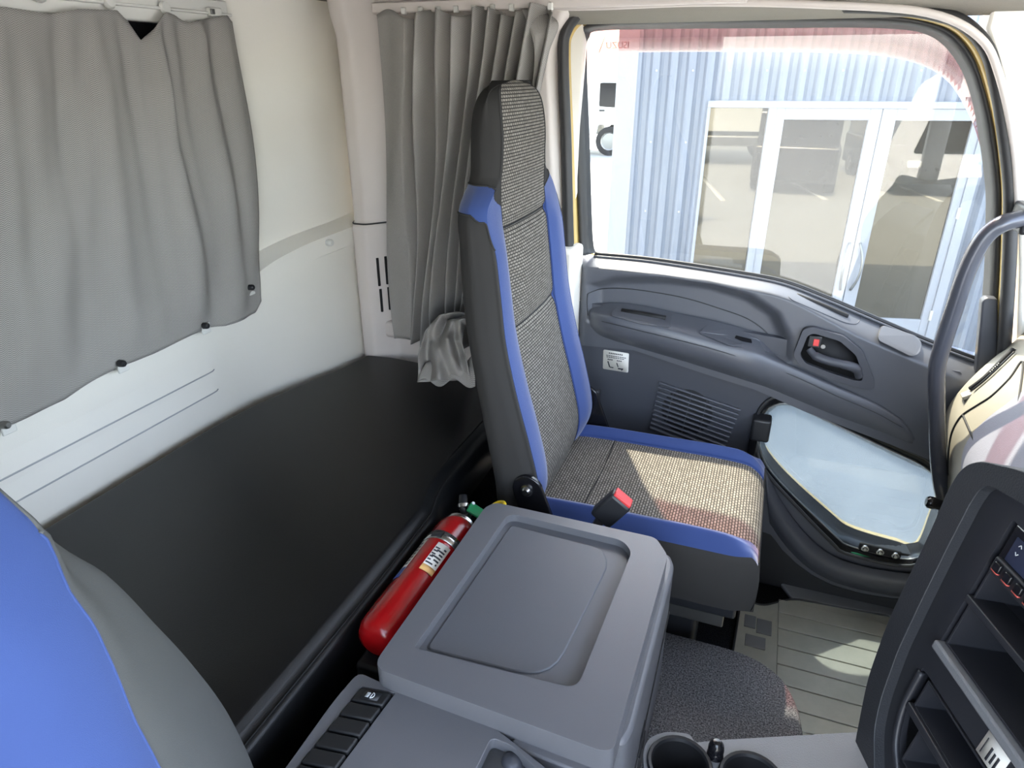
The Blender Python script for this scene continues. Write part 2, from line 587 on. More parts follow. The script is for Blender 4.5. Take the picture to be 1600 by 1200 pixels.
zs = sorted(z for z in zs if z < .722) + [.727, .735, .7438, .7441, .7470, .7473, .757, .766, .775, .784, .7909, .7912, .8049, .8052, .813, .83, .86, .90, .95] + [1.0 + i * .04 for i in range(13)]
def wr_pt(i, j):
    y, z = ys[i], zs[j]
    zc = sinterp([(-.6, .775), (.9, .775), (1.1, .79), (1.2, .83), (1.3, .875), (1.42, .905), (1.6, .92)], y)
    k = smooth01(.722, .747, z) * (1 - smooth01(.81, 1.05, z))
    z2 = z + (zc - .775) * k
    return Vector((rear_x(y, z2), y, z2))
wr = grid('wall_rear', len(ys), len(zs), wr_pt, 'trim_light', None, solid=0, flip=False)
struct(wr, 'pale grey moulded rear cab wall panel above the sleeping berth', 'wall')
fixn(wr)
wr.data.set_sharp_from_angle(angle=math.radians(22))
box('backing_panel', (-1.26, -.5, .25), (-1.20, 1.7, 1.5), 'trim_light', wr, 0)
for z0 in (.682, .632):  # thin grey tubes stand in for the shadow line below each rib lip
    tube('rib_shadow_line', [Vector((rear_x(y_, z0 + .0002) - .0004, y_, z0 - .0006)) for y_ in [-.4 + .1 * q for q in range(15)] + [1.04, 1.07, 1.085, 1.093]], .0019, 'rib_shadow_grey', wr, 6)
# hook
hk = PX(503, 378, -1.09)
for _ in range(6): hk = PX(503, 378, rear_x(hk.y, hk.z) + .012)
ho = lathe('coat_hook', [(.0001, 0), (.008, 0), (.009, .004), (.009, .012), (.007, .016), (.0001, .017)], (rear_x(hk.y, hk.z) - .002, hk.y, hk.z), (1, 0, 0), 'white_plastic', wr, 16)
# ---- rear window behind the curtain
w1 = thing('window_1', 'dark rear window glass showing above the drooping curtain hem', 'window', (-1.16, .5, .88))
struct(w1)
box('pane', (-1.162, -.2, .86), (-1.150, 1.24, 1.388), 'dark_glass', w1, .004)
plate('frame', [fillet([(-.23, .83), (1.27, .83), (1.27, 1.405), (-.23, 1.405)], .05), fillet([(-.2, .86), (1.24, .86), (1.24, 1.385), (-.2, 1.385)], .04)], FYZ, -1.166, -1.144, 'rubber_seal', w1, .004)

# ---- side wall behind the berth and B pillar
def side_y(x, z):
    y = 1.585 - .055 * (smooth01(-1.05, -1.015, x) * (1 - smooth01(-.99, -.93, x)))
    y -= .02 * smooth01(-.60, -.55, x)
    y += .05 * smooth01(-.475, -.452, x)
    y += .03 * (1 - smooth01(-1.055, -1.035, x))
    y -= .012 * (1 - smooth01(.935, .945, z))
    y -= .03 * smooth01(1.36, 1.46, z)
    return y
xs = [-1.06 + i * .006 for i in range(25)] + [-.90 + i * .02 for i in range(15)] + [-.605 + i * .0065 for i in range(24)]
zs2 = [.3, .5, .6, .7, .8, .9, .93, .936, .94, .944, .95, 1.0, 1.1, 1.2, 1.3, 1.34, 1.38, 1.42, 1.47]
SEAL_X = [(.5, -.462), (.9, -.460), (1.1, -.474), (1.3, -.492), (1.36, -.492), (1.40, -.470), (1.43, -.44), (1.5, -.40)]
def wl_pt(i, j):
    x, z = xs[i], zs2[j]
    xe = interp(SEAL_X, z)
    xx = x if x < -.65 else -.65 + (x + .65) * (xe + .65) / (xs[-1] + .65)
    return Vector((xx, side_y(x, z), z))
wl = grid('wall_left', len(xs), len(zs2), wl_pt, 'trim_light_warm', None)
fixn(wl)
struct(wl, 'pale grey side wall and door pillar panel behind the gathered curtain', 'wall')
box('backing_panel', (-1.22, 1.63, .3), (-.45, 1.70, 1.5), 'trim_light', wl, 0)
tube('split_line', [Vector((x, side_y(x, .94) - .0005, .941)) for x in xs if -1.04 < x < -.5], .0022, 'rubber_seal', wl, 6)
for (u0, v0, u1, v1) in ((600, 399, 601, 442), (607, 399, 608, 442), (604, 447, 605, 482), (611, 447, 612, 482)):
    a, b = PY(u0, v0, 1.570), PY(u1, v1, 1.570)
    c = (a + b) / 2
    obox('vent_slot', (c.x, side_y(c.x, c.z) - .001, c.z), VX, VY, VZ, .0028, .003, abs(a.z - b.z) / 2, 'dark_recess', wl, .001)
a = PY(590, 497, 1.56); b = PY(650, 531, 1.56)
box('boss', (a.x, 1.545, b.z), (b.x, 1.60, a.z), 'trim_light_warm', wl, .012, 3)
# lower B pillar cover beside the seat
pc = box('pillar_cover', (-.56, 1.545, .40), (-.425, 1.64, .915), 'trim_light', wl, .012, 3)

# ---- ceiling
ce = struct(box('ceiling', (-1.22, -.45, 1.455), (.74, 1.72, 1.49), 'headliner', None, 0), 'grey felt headliner over the cab', 'ceiling')
cv = [(1.40, 1.456), (1.47, 1.452), (1.53, 1.436), (1.575, 1.414), (1.60, 1.395)]
grid('side_cove', 30, len(cv), lambda i, j: Vector((-.50 + i * .045, cv[j][0], cv[j][1])), 'headliner', ce, solid=.004)
def rail_pt(u, v): return PY(u, v, 1.53)
# moulding over the door
tr1 = tube('trim_1', catmull([PY(600, 9, 1.545), PY(760, 7, 1.545), PY(900, 11, 1.545), PY(1100, 4, 1.55), PY(1300, 8, 1.555), PY(1450, 20, 1.56), PY(1530, 58, 1.57), PY(1562, 120, 1.575), PY(1585, 230, 1.58), PY(1592, 330, 1.58)], 6), .007, 'trim_light_warm', None, 8)
struct(tr1, 'thin pale moulding running along the roof edge above the door', 'trim')

# ---- passenger-side front pillar
ap = [PY(1540, 45, 1.60), PY(1562, 110, 1.60), PY(1577, 200, 1.60), PY(1590, 300, 1.60), PY(1592, 420, 1.60), PY(1588, 540, 1.60), PY(1585, 640, 1.60)]
ap_in = [(p.x, p.z) for p in ap]
outl = ap_in + [(.98, ap_in[-1][1]), (.98, .86), (.70, 1.42), (.66, 1.46), (ap_in[0][0], 1.46)]
wf = prism('wall_front', outl, FXZ, 1.592, 1.66, 'trim_light', None, .006)
struct(wf, 'pale grey front pillar trim between door opening and windscreen', 'wall')
h0, h1 = PY(1560, 188, 1.59), PY(1600, 213, 1.59)
box('grab_strap_mount', (h0.x + .02, 1.575, h1.z), (h1.x + .09, 1.60, h0.z), 'trim_light', wf, .006)
box('bulkhead', (.96, -.42, -.05), (1.0, 1.70, .80), 'carpet_floor', wf, 0)
# driver-side rear quarter and sill only (that door stands open)
wrt = struct(box('wall_right', (-1.2, -.46, -.05), (-.34, -.40, 1.47), 'trim_light', None, .004), 'pale grey quarter panel behind the driver seat', 'wall')
box('front_pillar', (.62, -.46, .75), (.70, -.40, 1.47), 'trim_light', wrt, .004)
box('sill', (-.34, -.46, -.05), (1.0, -.40, .02), 'black_plastic', wrt, .004)

# ================================================================== PASSENGER DOOR
door = thing('door_1', 'dark grey moulded passenger door with side window and low kick window', 'door', (0, 1.62, .1))
struct(door)
G = [(934, 394), (926, 375), (921, 230), (916, 90), (920, 58), (938, 47), (1050, 44), (1195, 43), (1330, 42), (1397, 44), (1440, 50), (1472, 67), (1500, 103), (1518, 150), (1530, 210), (1540, 288), (1541, 340), (1538, 430), (1528, 552)]
FO = [(907, 400), (906, 375), (901, 230), (896, 90), (900, 58), (919, 38), (945, 30), (1195, 24), (1330, 24), (1400, 27), (1450, 36), (1490, 53), (1520, 90), (1538, 140), (1552, 200), (1562, 280), (1563, 340), (1560, 430), (1552, 560)]
CO = [(897, 396), (896, 375), (892, 230), (887, 90), (891, 52), (911, 30), (940, 22), (1195, 18), (1330, 18), (1402, 21), (1455, 29), (1498, 45), (1530, 82), (1548, 135), (1561, 198), (1570, 280), (1571, 340), (1568, 430), (1560, 560)]
SE = [(889, 388), (888, 375), (885, 230), (880, 90), (885, 48), (905, 22), (940, 14), (1195, 10), (1330, 10), (1404, 13), (1460, 21), (1506, 37), (1542, 76), (1557, 130), (1568, 195), (1578, 280), (1579, 340), (1576, 430), (1568, 560)]
cg = catmull([PY(u, v, 1.675) for u, v in G], 5)
cf = catmull([PY(u, v, 1.640) for u, v in FO], 5)
cf2 = catmull([PY(u, v, 1.655) for u, v in FO], 5)
cc = catmull([PY(u, v, 1.612) for u, v in CO], 5)
fr = [(g * .35 + f * .65) + Vector((0, -.008, 0)) for g, f in zip(cg, cf)]
n = len(cg)
vs_ = cg + fr + cf + cf2
fs = []
for r in range(3):
    fs += [(r * n + i, r * n + i + 1, (r + 1) * n + i + 1, (r + 1) * n + i) for i in range(n - 1)]
wfr = mk('window_frame', vs_, fs, 'rubber_seal', door, True, solid=.003)
band('painted_flange', cf2, cc, 'cream_paint', door, thick=.003)
tube('inner_seal', [p for p in catmull([PY(u, v, 1.592) for u, v in SE], 5)], .0125, 'rubber_seal', door, 10, squash=1.0)
band('aperture_trim', cc, [p + Vector((0, -.004, 0)) for p in catmull([PY(u, v, 1.592) for u, v in SE], 5)], 'rubber_seal', door, thick=.003)
# glass pane
GB = [(1460, 533), (1370, 495), (1285, 459), (1222, 436), (1150, 423), (1060, 409)]
gl_loop = [(p.x, p.z) for p in cg] + lp_y(GB, 1.675)
pane = prism('window_pane', gl_loop, FXZ, 1.674, 1.678, 'door_glass', door, 0, smooth=False)
# sill weather strip along the glass
sill_px = [(930, 396), (1000, 402), (1060, 410), (1150, 424), (1222, 438), (1285, 461), (1370, 497), (1460, 535), (1532, 562)]
sill = catmull([PY(u, v, 1.668) for u, v in sill_px], 6)
tube('sill_strip', [p + Vector((0, -.004, 0)) for p in sill], .0052, 'black_plastic', door, 8)
tube('sill_lip', [p + Vector((0, -.013, -.004)) for p in sill], .0028, 'door_grey', door, 8)
# tinted rain visor outside the glass
VB = [(916, 92), (935, 84), (960, 81), (1195, 80), (1330, 83), (1400, 90), (1450, 105), (1485, 130), (1508, 165), (1524, 200), (1536, 240)]
va = catmull([PY(u, v, 1.70) for u, v in [(914, 60), (935, 42), (1000, 36), (1195, 34), (1330, 34), (1405, 36), (1455, 46), (1495, 75), (1522, 120), (1540, 190), (1548, 250)]], 5)
vb = catmull([PY(u, v, 1.735) for u, v in VB], 5)
vis = band('rain_visor', va, vb, 'visor_tint', door, thick=.003)
c0 = PY(965, 71, 1.722)
text('visor_lettering', 'ISUZU', .020, c0, Vector((-1, 0, 0)), Vector((0, -.3, .95)).normalized(), 'visor_tint', vis, .001)
# the outer skin of the door
sk = [(sill[0].x - .06, .16), (.52, .16), (.52, sill[-1].z)] + [(p.x, p.z - .01) for p in reversed(sill)] + [(sill[0].x - .06, sill[0].z)]
LH = [(1182, 657), (1188, 638), (1202, 624), (1220, 619), (1240, 624), (1400, 695), (1455, 722), (1472, 760), (1462, 830), (1430, 884), (1325, 866), (1300, 848), (1250, 797), (1200, 742), (1183, 707)]
lowg = [(1197, 655), (1206, 637), (1222, 632), (1237, 634), (1255, 641), (1395, 710), (1450, 736), (1462, 750), (1466, 770), (1455, 798), (1432, 852), (1400, 846), (1350, 832), (1320, 820), (1300, 804), (1250, 760), (1217, 727), (1196, 700), (1193, 687)]
lg = [(p.x, p.z) for p in catmull([PY(u, v, 1.695) for u, v in lowg], 4, True)]
plate('outer_skin', [sk, lg], FXZ, 1.695, 1.712, 'cream_paint', door, 0)
# ---- main inner plate with the kick-window hole
low_in = catmull([PY(u, v, 1.615) for u, v in LH], 4, True)
lhole = [(p.x, p.z) for p in low_in]
base_px = [(905, 470), (1500, 580), (1545, 640), (1500, 800), (1450, 930), (1395, 934), (1345, 926), (1300, 913), (1270, 898), (1245, 880), (1222, 858), (1205, 835), (1150, 815), (905, 800)]
base = lp_y(base_px, 1.618)
plate('lower_panel', [base, lhole], FXZ, 1.615, 1.66, 'door_grey_dark', door, .004)
# ---- upper trim: ledge, scoop and front bulge
scoop = lp_y([(922, 446), (960, 436), (1040, 436), (1110, 445), (1170, 463), (1212, 490), (1232, 530), (1230, 562), (1200, 553), (1120, 525), (1040, 505), (922, 500)], 1.605)
NX, NZ = 150, 64
x0, x1 = PY(906, 400, 1.64).x, .53
zt_tab = [(p.x, p.z) for p in sill]
zt_tab = sorted(zt_tab)
bot_tab = sorted([(p.x, p.z) for p in (PY(u, v, 1.60) for u, v in [(905, 540), (990, 548), (1110, 588), (1180, 610), (1260, 645), (1330, 672), (1425, 708), (1500, 740)])])
def up(i, j):
    x = x0 + (x1 - x0) * i / (NX - 1)
    zt = sinterp(zt_tab, x) - .004
    zb_ = interp(bot_tab, x)
    t_ = j / (NZ - 1)
    tt = t_ ** 1.4
    z = zt + (zb_ - zt) * tt
    d = zt - z
    wdt = .018 + .02 * smooth01(.02, .25, x)
    y = 1.603 + .062 * (1 - min(1, d / wdt)) ** 1.3
    if x < .3:
        s = polysd((x, z), scoop)
        y += .030 * (1 - smooth01(-.022, .012, s))
    y += .03 * (1 - smooth01(x0, x0 + .025, x))
    return Vector((x, y, z))
ut = grid('upper_trim', NX, NZ, up, 'door_grey', door)
fixn(ut)
def yon(x, z):
    zt = sinterp(zt_tab, x) - .004
    d = zt - z
    wdt = .018 + .02 * smooth01(.02, .25, x)
    y = 1.603 + .062 * (1 - max(0, min(1, d / wdt))) ** 1.3
    if x < .3: y += .030 * (1 - smooth01(-.022, .012, polysd((x, z), scoop)))
    return y
# ---- armrest loft
st = [((922, 480), (922, 487), (922, 500), (924, 516)),
      ((935, 476), (936, 492), (936, 510), (937, 526)),
      ((957, 473), (960, 496), (960, 520), (960, 534)),
      ((1000, 477), (1003, 505), (1003, 530), (1003, 547)),
      ((1052, 488), (1050, 516), (1050, 543), (1050, 561)),
      ((1126, 504), (1118, 535), (1116, 562), (1115, 581)),
      ((1182, 522), (1172, 549), (1168, 580), (1165, 597)),
      ((1214, 553), (1206, 562), (1202, 590), (1200, 609)),
      ((1252, 575), (1250, 580), (1247, 605), (1245, 630)),
      ((1310, 601), (1308, 606), (1305, 630), (1302, 654)),
      ((1370, 629), (1369, 633), (1366, 654), (1364, 676)),
      ((1412, 657), (1412, 661), (1410, 675), (1408, 693)),
      ((1430, 682), (1430, 684), (1429, 690), (1428, 698))]
ymid = [1.60, 1.572, 1.558, 1.553, 1.552, 1.555, 1.562, 1.572, 1.58, 1.584, 1.588, 1.594, 1.602]
rows = []
for k, (a, b, c, d) in enumerate(st):
    ym = ymid[k]
    A = PY(*a, 1.625); B = PY(*b, ym); C = PY(*c, ym + .002); D = PY(*d, 1.612)
    prof = [A, A.lerp(B, .5), B + Vector((0, .006, .001)), B + Vector((0, 0, -.004)), C, C.lerp(D, .5) + Vector((0, -.004, 0)), D]
    rows.append(prof)
cols = []
for k in range(7): cols.append(catmull([r[k] for r in rows], 5))
arm = grid('armrest', len(cols[0]), 7, lambda i, j: cols[j][i], 'door_grey', door)
fixn(arm)
def arm_pt(u, v, y): return PY(u, v, y)
# pull-handle cover with slot, switch cover
def quadpatch(name, pts, y, th, mat, parent, r=.006, bev=.002):
    lp = [(p.x, p.z) for p in (PY(u, v, y) for u, v in pts)]
    return prism(name, fillet(lp, r), FXZ, y - th, y, mat, parent, bev)
def on_arm(name, pts, lift, mat, parent, r=.25, seg=4):
    """patch lying on the sloping arm rest top"""
    loop = fillet(pts, r, seg)
    vs_ = []
    for (u, v) in loop:
        # interpolate depth between back line (y 1.625) and crest
        tb = interp([(922, 480), (957, 473), (1052, 488), (1126, 504), (1182, 522), (1214, 553)], u)
        cr = interp([(922, 487), (960, 496), (1050, 516), (1118, 535), (1172, 549), (1206, 562)], u)
        yc = interp([(922, 1.60), (957, 1.556), (1050, 1.550), (1118, 1.553), (1172, 1.560), (1206, 1.57)], u)
        t_ = max(0, (v - tb) / max(1, cr - tb))
        y = 1.625 + (yc - 1.625) * min(1, t_)
        vs_.append(PY(u, v, y - lift))
    n_ = len(vs_)
    o = mk(name, vs_ + [p + Vector((0, .01, -.006)) for p in vs_], [tuple(range(n_))] + [(i, n_ + i, n_ + (i + 1) % n_, (i + 1) % n_) for i in range(n_)], mat, parent, False)
    fixn(o)
    return o
pull = on_arm('pull_cover', [(957, 486), (966, 478), (1050, 490), (1047, 512), (1000, 506), (955, 493)], .003, 'door_grey', door, 5)
tube('finger_slot', [PY(971, 485, 1.592), PY(990, 488, 1.590), PY(1015, 492, 1.590), PY(1040, 497, 1.590)], .0062, 'dark_recess', pull, 8, squash=.6)
swp = on_arm('switch_cover', [(1092, 520), (1106, 506), (1150, 515), (1185, 530), (1203, 550), (1140, 540)], .003, 'door_grey', door, 4)
on_arm('window_switch', [(1148, 528), (1150, 524), (1174, 530), (1175, 536), (1160, 533)], .0045, 'black_gloss', swp, 1)
# crease lines along the arm rest
tube('upper_crease', [Vector((p.x, yon(p.x, p.z) - .0005, p.z)) for p in catmull([PY(u, v, 1.62) for u, v in [(921, 490), (920, 462), (927, 455), (975, 453), (1060, 466), (1125, 485), (1170, 502), (1200, 525), (1216, 552)]], 6)], .0012, 'black_plastic', door, 6)
tube('lower_crease', [p for p in catmull([PY(u, v, 1.611) for u, v in [(935, 527), (984, 541), (1060, 564), (1115, 582), (1165, 599), (1245, 631), (1302, 655), (1364, 677), (1408, 694), (1470, 722)]], 5)], .0026, 'black_plastic', door, 6)
tube('arm_crease', [p for p in catmull([PY(u, v, 1.551) for u, v in [(940, 502), (1000, 517), (1050, 529), (1118, 547)]] + [PY(u, v, 1.577) for u, v in [(1200, 572), (1250, 592), (1305, 618), (1366, 644), (1410, 668)]], 5)], .0009, 'black_plastic', door, 6)
# front ledge vent and rectangular cover
def on_up(name, pts, lift, mat, parent, r=4, th=.008):
    loop = fillet(pts, r, 5)
    vs_ = []
    for (u, v) in loop:
        p = PY(u, v, 1.61)
        for _ in range(4): p = PY(u, v, yon(p.x, p.z))
        vs_.append(PY(u, v, yon(p.x, p.z) - lift))
    n_ = len(vs_)
    o = mk(name, vs_ + [p + Vector((0, th, -.002)) for p in vs_], [tuple(range(n_))] + [(i, n_ + i, n_ + (i + 1) % n_, (i + 1) % n_) for i in range(n_)], mat, parent, False)
    fixn(o)
    return o
dpl = []
for u_, v_ in fillet([(1226, 455), (1240, 449), (1335, 482), (1346, 494), (1340, 507), (1322, 505), (1235, 468)], 8, 5):
    p = PY(u_, v_, 1.61)
    for _ in range(5): p = PY(u_, v_, yon(p.x, p.z) - .0004)
    dpl.append(p)
vent = tube('demister_panel', dpl, .0012, 'door_grey_dark', door, 6, True)
dsl = []
for u_, v_ in ((1244, 461), (1265, 469), (1290, 479), (1308, 487), (1325, 494)):
    p = PY(u_, v_, 1.61)
    for _ in range(5): p = PY(u_, v_, yon(p.x, p.z) - .004)
    dsl.append(p)
tube('demister_slot', catmull(dsl, 4), .0058, 'dark_recess', vent, 8, squash=.7)
cvp = on_up('cover_flap', [(1371, 531), (1378, 508), (1432, 525), (1441, 536), (1436, 553), (1424, 557)], .012, 'door_grey', door, 7, .014)
# inner release handle
hr = thing('door_release', None, None, PY(1300, 555, 1.60)); put(hr, door); ORG[hr.name] = Vector((0, 0, 0)); hr.location = (0, 0, 0)
bz_out = [(1239, 553), (1255, 512), (1270, 509), (1318, 523), (1348, 547), (1366, 592), (1365, 606), (1352, 606), (1300, 592), (1250, 570)]
bz_in = [(1250, 552), (1262, 522), (1272, 519), (1312, 531), (1337, 553), (1348, 585), (1346, 593), (1335, 592), (1300, 581), (1258, 565)]
bo = fillet(lp_y(bz_out, 1.598), .010); bi = fillet(lp_y(bz_in, 1.598), .008)
plate('bezel', [bo, bi], FXZ, 1.588, 1.612, 'door_grey_dark', hr, .004)
prism('recess', fillet(lp_y(bz_in, 1.598), .006), FXZ, 1.6005, 1.606, 'dark_recess', hr, 0)
tube('lever', catmull([PY(1264, 545, 1.585), PY(1274, 556, 1.577), PY(1295, 564, 1.573), PY(1320, 570, 1.573), PY(1337, 576, 1.578), PY(1342, 588, 1.588)], 6), [.008] * 6 + [.010] * 12 + [.011] * 8 + [.009] * 5, 'door_grey_dark', hr, 10)
lk = PY(1273, 533, 1.592)
obox('lock_knob', lk, VX, VY, VZ, .014, .006, .014, 'black_plastic', hr, .002)
obox('lock_mark', lk + Vector((.003, -.0065, -.001)), VX, VY, VZ, .006, .0012, .008, 'red_button', hr, .0008)
lathe('screw', [(.0001, .003), (.005, .003), (.0065, 0)], PY(1286, 541, 1.600), (0, -1, 0), 'steel_dull', hr, 12)
# speaker grille
gr = thing('speaker_grille', None, None); put(gr, door)
cs = PY(1073, 644, 1.614)
lathe('speaker_cone', [(.0001, .001), (.062, .001), (.064, 0)], (cs.x, 1.6145, cs.z), (0, -1, 0), 'dark_recess', gr, 32)
for k in range(11):
    a = PY(1029.8 - 1.46 * k, 597.4 + 7.0 * k, 1.610); b = PY(1157.5 - 2.95 * k, 641.3 + 6.95 * k, 1.610)
    m = (a + b) / 2; d = (b - a); L = d.length / 2; d.normalize()
    obox('slat', m, d, VY, d.cross(VY).normalized(), L, .0045, .0027, 'door_grey', gr, .002)
for k, u in enumerate((1045, 1072, 1097)):
    a = PY(u + 9, 607 + k * 7, 1.613); b = PY(u - 8, 672 + k * 9, 1.613)
    m = (a + b) / 2; d = (b - a); L = d.length / 2; d.normalize()
    obox('rib', m, d, VY, d.cross(VY).normalized(), L, .001, .0012, 'door_grey_dark', gr, 0)
# sticker with printed lines and pictograms
st_px = [(943, 546), (983, 552), (982, 582), (942, 576)]
sp = [PY(u, v, 1.6148) for u, v in st_px]
sx = (sp[1] - sp[0]); sz = (sp[3] - sp[0])
def stk(a, b): return sp[0] + sx * a + sz * b
ex, ez = sx.normalized(), sz.normalized()
sto = prism('warning_sticker', fillet([(0, 0), (sx.length, 0), (sx.length, sz.length), (0, sz.length)], .004), lambda a, b, d: sp[0] + ex * a + ez * b + Vector((0, d, 0)), -.0012, 0, 'label_white', door, 0)
def ink(name, a0, b0, a1, b1, wd=.0009):
    p, q = stk(a0, b0), stk(a1, b1)
    d = (q - p); L = d.length / 2; d.normalize()
    obox(name, (p + q) / 2 + Vector((0, -.0014, 0)), d, VY, d.cross(VY).normalized(), L, .0003, wd, 'ink', sto, 0)
for k in range(8): ink('print_line', .22 + .07 * k, .13, .265 + .07 * k, .13, .0016)
for k in range(9): ink('print_line', .12 + .088 * k, .26, .19 + .088 * k, .26)
for k in range(8): ink('print_line', .13 + .088 * k, .34, .20 + .088 * k, .34)
for k in range(3): ink('print_line', .18 + .07 * k, .46, .23 + .07 * k, .46, .0014); ink('print_line', .54 + .07 * k, .46, .59 + .07 * k, .46, .0014)
ink('seat_pictogram', .19, .56, .27, .84, .0015); ink('seat_pictogram', .27, .85, .42, .85, .0012)
ink('seat_pictogram', .54, .58, .60, .78, .0012); ink('seat_pictogram', .60, .86, .80, .86, .0018); ink('seat_pictogram', .75, .86, .75, .95, .0010)
# ---- kick window
lw = thing('window_2', None, None); put(lw, door); tag(lw, 'dusty glazed kick window low in the dark door')
lin_loop = catmull([PY(u, v, 1.613) for u, v in LH], 4, True)
def resample(loop, n_):
    L = [0]
    for i in range(len(loop)): L.append(L[-1] + (loop[(i + 1) % len(loop)] - loop[i]).length)
    out = []
    for k in range(n_):
        s = L[-1] * k / n_
        for i in range(len(loop)):
            if L[i] <= s <= L[i + 1]:
                out.append(loop[i].lerp(loop[(i + 1) % len(loop)], (s - L[i]) / max(1e-9, L[i + 1] - L[i]))); break
    return out
lgl = catmull([PY(u, v, 1.693) for u, v in lowg], 4, True)
A = resample(lin_loop, 90)
B = []
for p in A:   # nearest-direction pairing keeps the reveal untwisted
    c = sum(A, Vector()) / len(A)
    B.append(p)
Bl = resample(lgl, 240)
cA = sum(A, Vector()) / len(A); cB = sum(Bl, Vector()) / len(Bl)
def angp(p, c): return math.atan2(p.z - c.z, (p.x - c.x) * .9)
B = [min(Bl, key=lambda q: (q.x - cB.x - (p.x - cA.x) * .86) ** 2 + (q.z - cB.z - (p.z - cA.z) * .86) ** 2) for p in A]
mid = [p.lerp(q, .45) + Vector((0, -.012, 0)) for p, q in zip(A, B)]
n = len(A)
fs = []
for r in range(2): fs += [(r * n + i, r * n + (i + 1) % n, (r + 1) * n + (i + 1) % n, (r + 1) * n + i) for i in range(n)]
mk('reveal', A + mid + B, fs, 'black_gloss', lw, True, solid=.003)
tube('edge_bead', A, .0045, 'rubber_seal', lw, 8, True)
tube('inner_bead', [p + Vector((0, -.004, 0)) for p in mid], .0022, 'steel_dull', lw, 6, True)
prism('pane', [(p.x, p.z) for p in resample(lgl, 90)], FXZ, 1.694, 1.697, 'low_glass', lw, 0, smooth=False)
# latch block
lb = PY(1189, 668, 1.60)
obox('latch', lb, VX, VY, VZ, .022, .022, .030, 'black_plastic', lw, .006, 3)
obox('latch_tongue', lb + Vector((-.012, .008, -.055)), VX, VY, VZ, .010, .012, .035, 'black_gloss', lw, .003)
# three-bolt hinge plate
b0, b1 = PY(1342, 852, 1.633), PY(1408, 868, 1.633)
bd = (b1 - b0); L = bd.length / 2; bd.normalize()
bu = bd.cross(VY).normalized()
hp = obox('hinge_plate', (b0 + b1) / 2, bd, VY, bu, L, .006, .011, 'dark_recess', lw, .005, 3)
for k in range(3):
    c = b0.lerp(b1, .14 + .36 * k) + Vector((0, -.006, 0))
    lathe('bolt', [(.0001, .008), (.004, .0075), (.006, .004), (.009, .0035), (.009, 0)], c, (0, -1, 0), 'chrome', hp, 14)
tube('green_film', catmull([PY(u, v, 1.618) for u, v in [(1320, 862), (1345, 868), (1385, 880), (1425, 890)]], 5), .004, 'green_strip', lw, 6, squash=.4)
# bottom cap of the door below the kick window
lowcap = catmull([PY(u, v, 1.606) for u, v in [(1196, 735), (1225, 790), (1262, 838), (1300, 868), (1345, 884), (1400, 894), (1450, 898)]], 5)
lowcap2 = catmull([PY(u, v, 1.598) for u, v in [(1198, 775), (1222, 822), (1258, 866), (1298, 893), (1345, 908), (1400, 918), (1450, 922)]], 5)
lowcap3 = catmull([PY(u, v, 1.625) for u, v in [(1205, 835), (1228, 862), (1262, 893), (1300, 913), (1345, 926), (1400, 936), (1450, 940)]], 5)
grid('kick_moulding', len(lowcap), 3, lambda i, j: (lowcap, lowcap2, lowcap3)[j][i], 'door_grey_dark', door, solid=.004)
# black upright at the front of the glass
u0, u1 = PY(1533, 470, 1.625), PY(1559, 466, 1.61)
prism('corner_cover', lp_y([(1533, 470), (1540, 464), (1558, 466), (1558, 560), (1535, 600), (1524, 580)], 1.62), FXZ, 1.612, 1.64, 'door_grey_dark', door, .004)

# ---- step sill under the door
rs = box('riser', (-.5, 1.645, -.05), (.60, 1.69, .19), 'black_plastic', door, .004)
sl = thing('trim_2', 'scuffed dark grey plastic step sill below the passenger door', 'trim', (.3, 1.62, 0)); struct(sl)
spx = [(1196, 870), (1215, 905), (1237, 934), (1290, 945), (1384, 962), (1480, 985), (1480, 940), (1395, 930), (1300, 910), (1250, 884), (1210, 840)]
spt = [PZ(u, v, .012) for u, v in spx]
prism('tread', [(p.x, p.y) for p in spt], FXY, 0.0, .014, 'lower_grey', sl, .004)
obox('clip', PZ(1290, 917, .03), VX, VY, VZ, .012, .006, .004, 'black_plastic', sl, .002)
# ================================================================== BERTH
bedt = thing('bunk_mattress', 'black vinyl sleeping berth mattress along the rear wall', 'mattress', (-.8, .6, .44))
bed_xy = [(-1.13, -.38), (-1.13, 1.02), (-1.115, 1.15), (-1.075, 1.32), (-1.045, 1.42), (-1.03, 1.535), (-.93, 1.548), (-.70, 1.53), (-.515, 1.50), (-.515, 1.02), (-.507, .965), (-.492, .92), (-.488, .70), (-.49, -.38)]
bl = fillet(bed_xy, [.01, .05, .03, .03, .02, .03, .03, .03, .02, .05, .03, .03, .05, .01], 5)
def inset(loop, d):
    out = []
    n_ = len(loop)
    area = sum(loop[i][0] * loop[(i + 1) % n_][1] - loop[(i + 1) % n_][0] * loop[i][1] for i in range(n_))
    sg = 1 if area > 0 else -1
    for i in range(n_):
        p0, p1, p2 = Vector(loop[i - 1]), Vector(loop[i]), Vector(loop[(i + 1) % n_])
        a = (p1 - p0); b = (p2 - p1)
        if a.length < 1e-7: a = b.copy()
        if b.length < 1e-7: b = a.copy()
        a.normalize(); b.normalize()
        nn = Vector((-(a.y + b.y), a.x + b.x)) * sg
        if nn.length < 1e-6: nn = Vector((-a.y, a.x)) * sg
        nn.normalize()
        out.append(tuple(p1 + nn * d))
    return out
lev = [(0.012, .46), (0.0, .475), (0.0, .535), (.004, .552), (.010, .5625), (.0125, .5615), (.020, .570), (.027, .576), (.030, .5772), (.033, .5775)]
vs_, fs = [], []
n = len(bl)
for d, z in lev:
    vs_ += [(x, y, z) for x, y in inset(bl, d)]
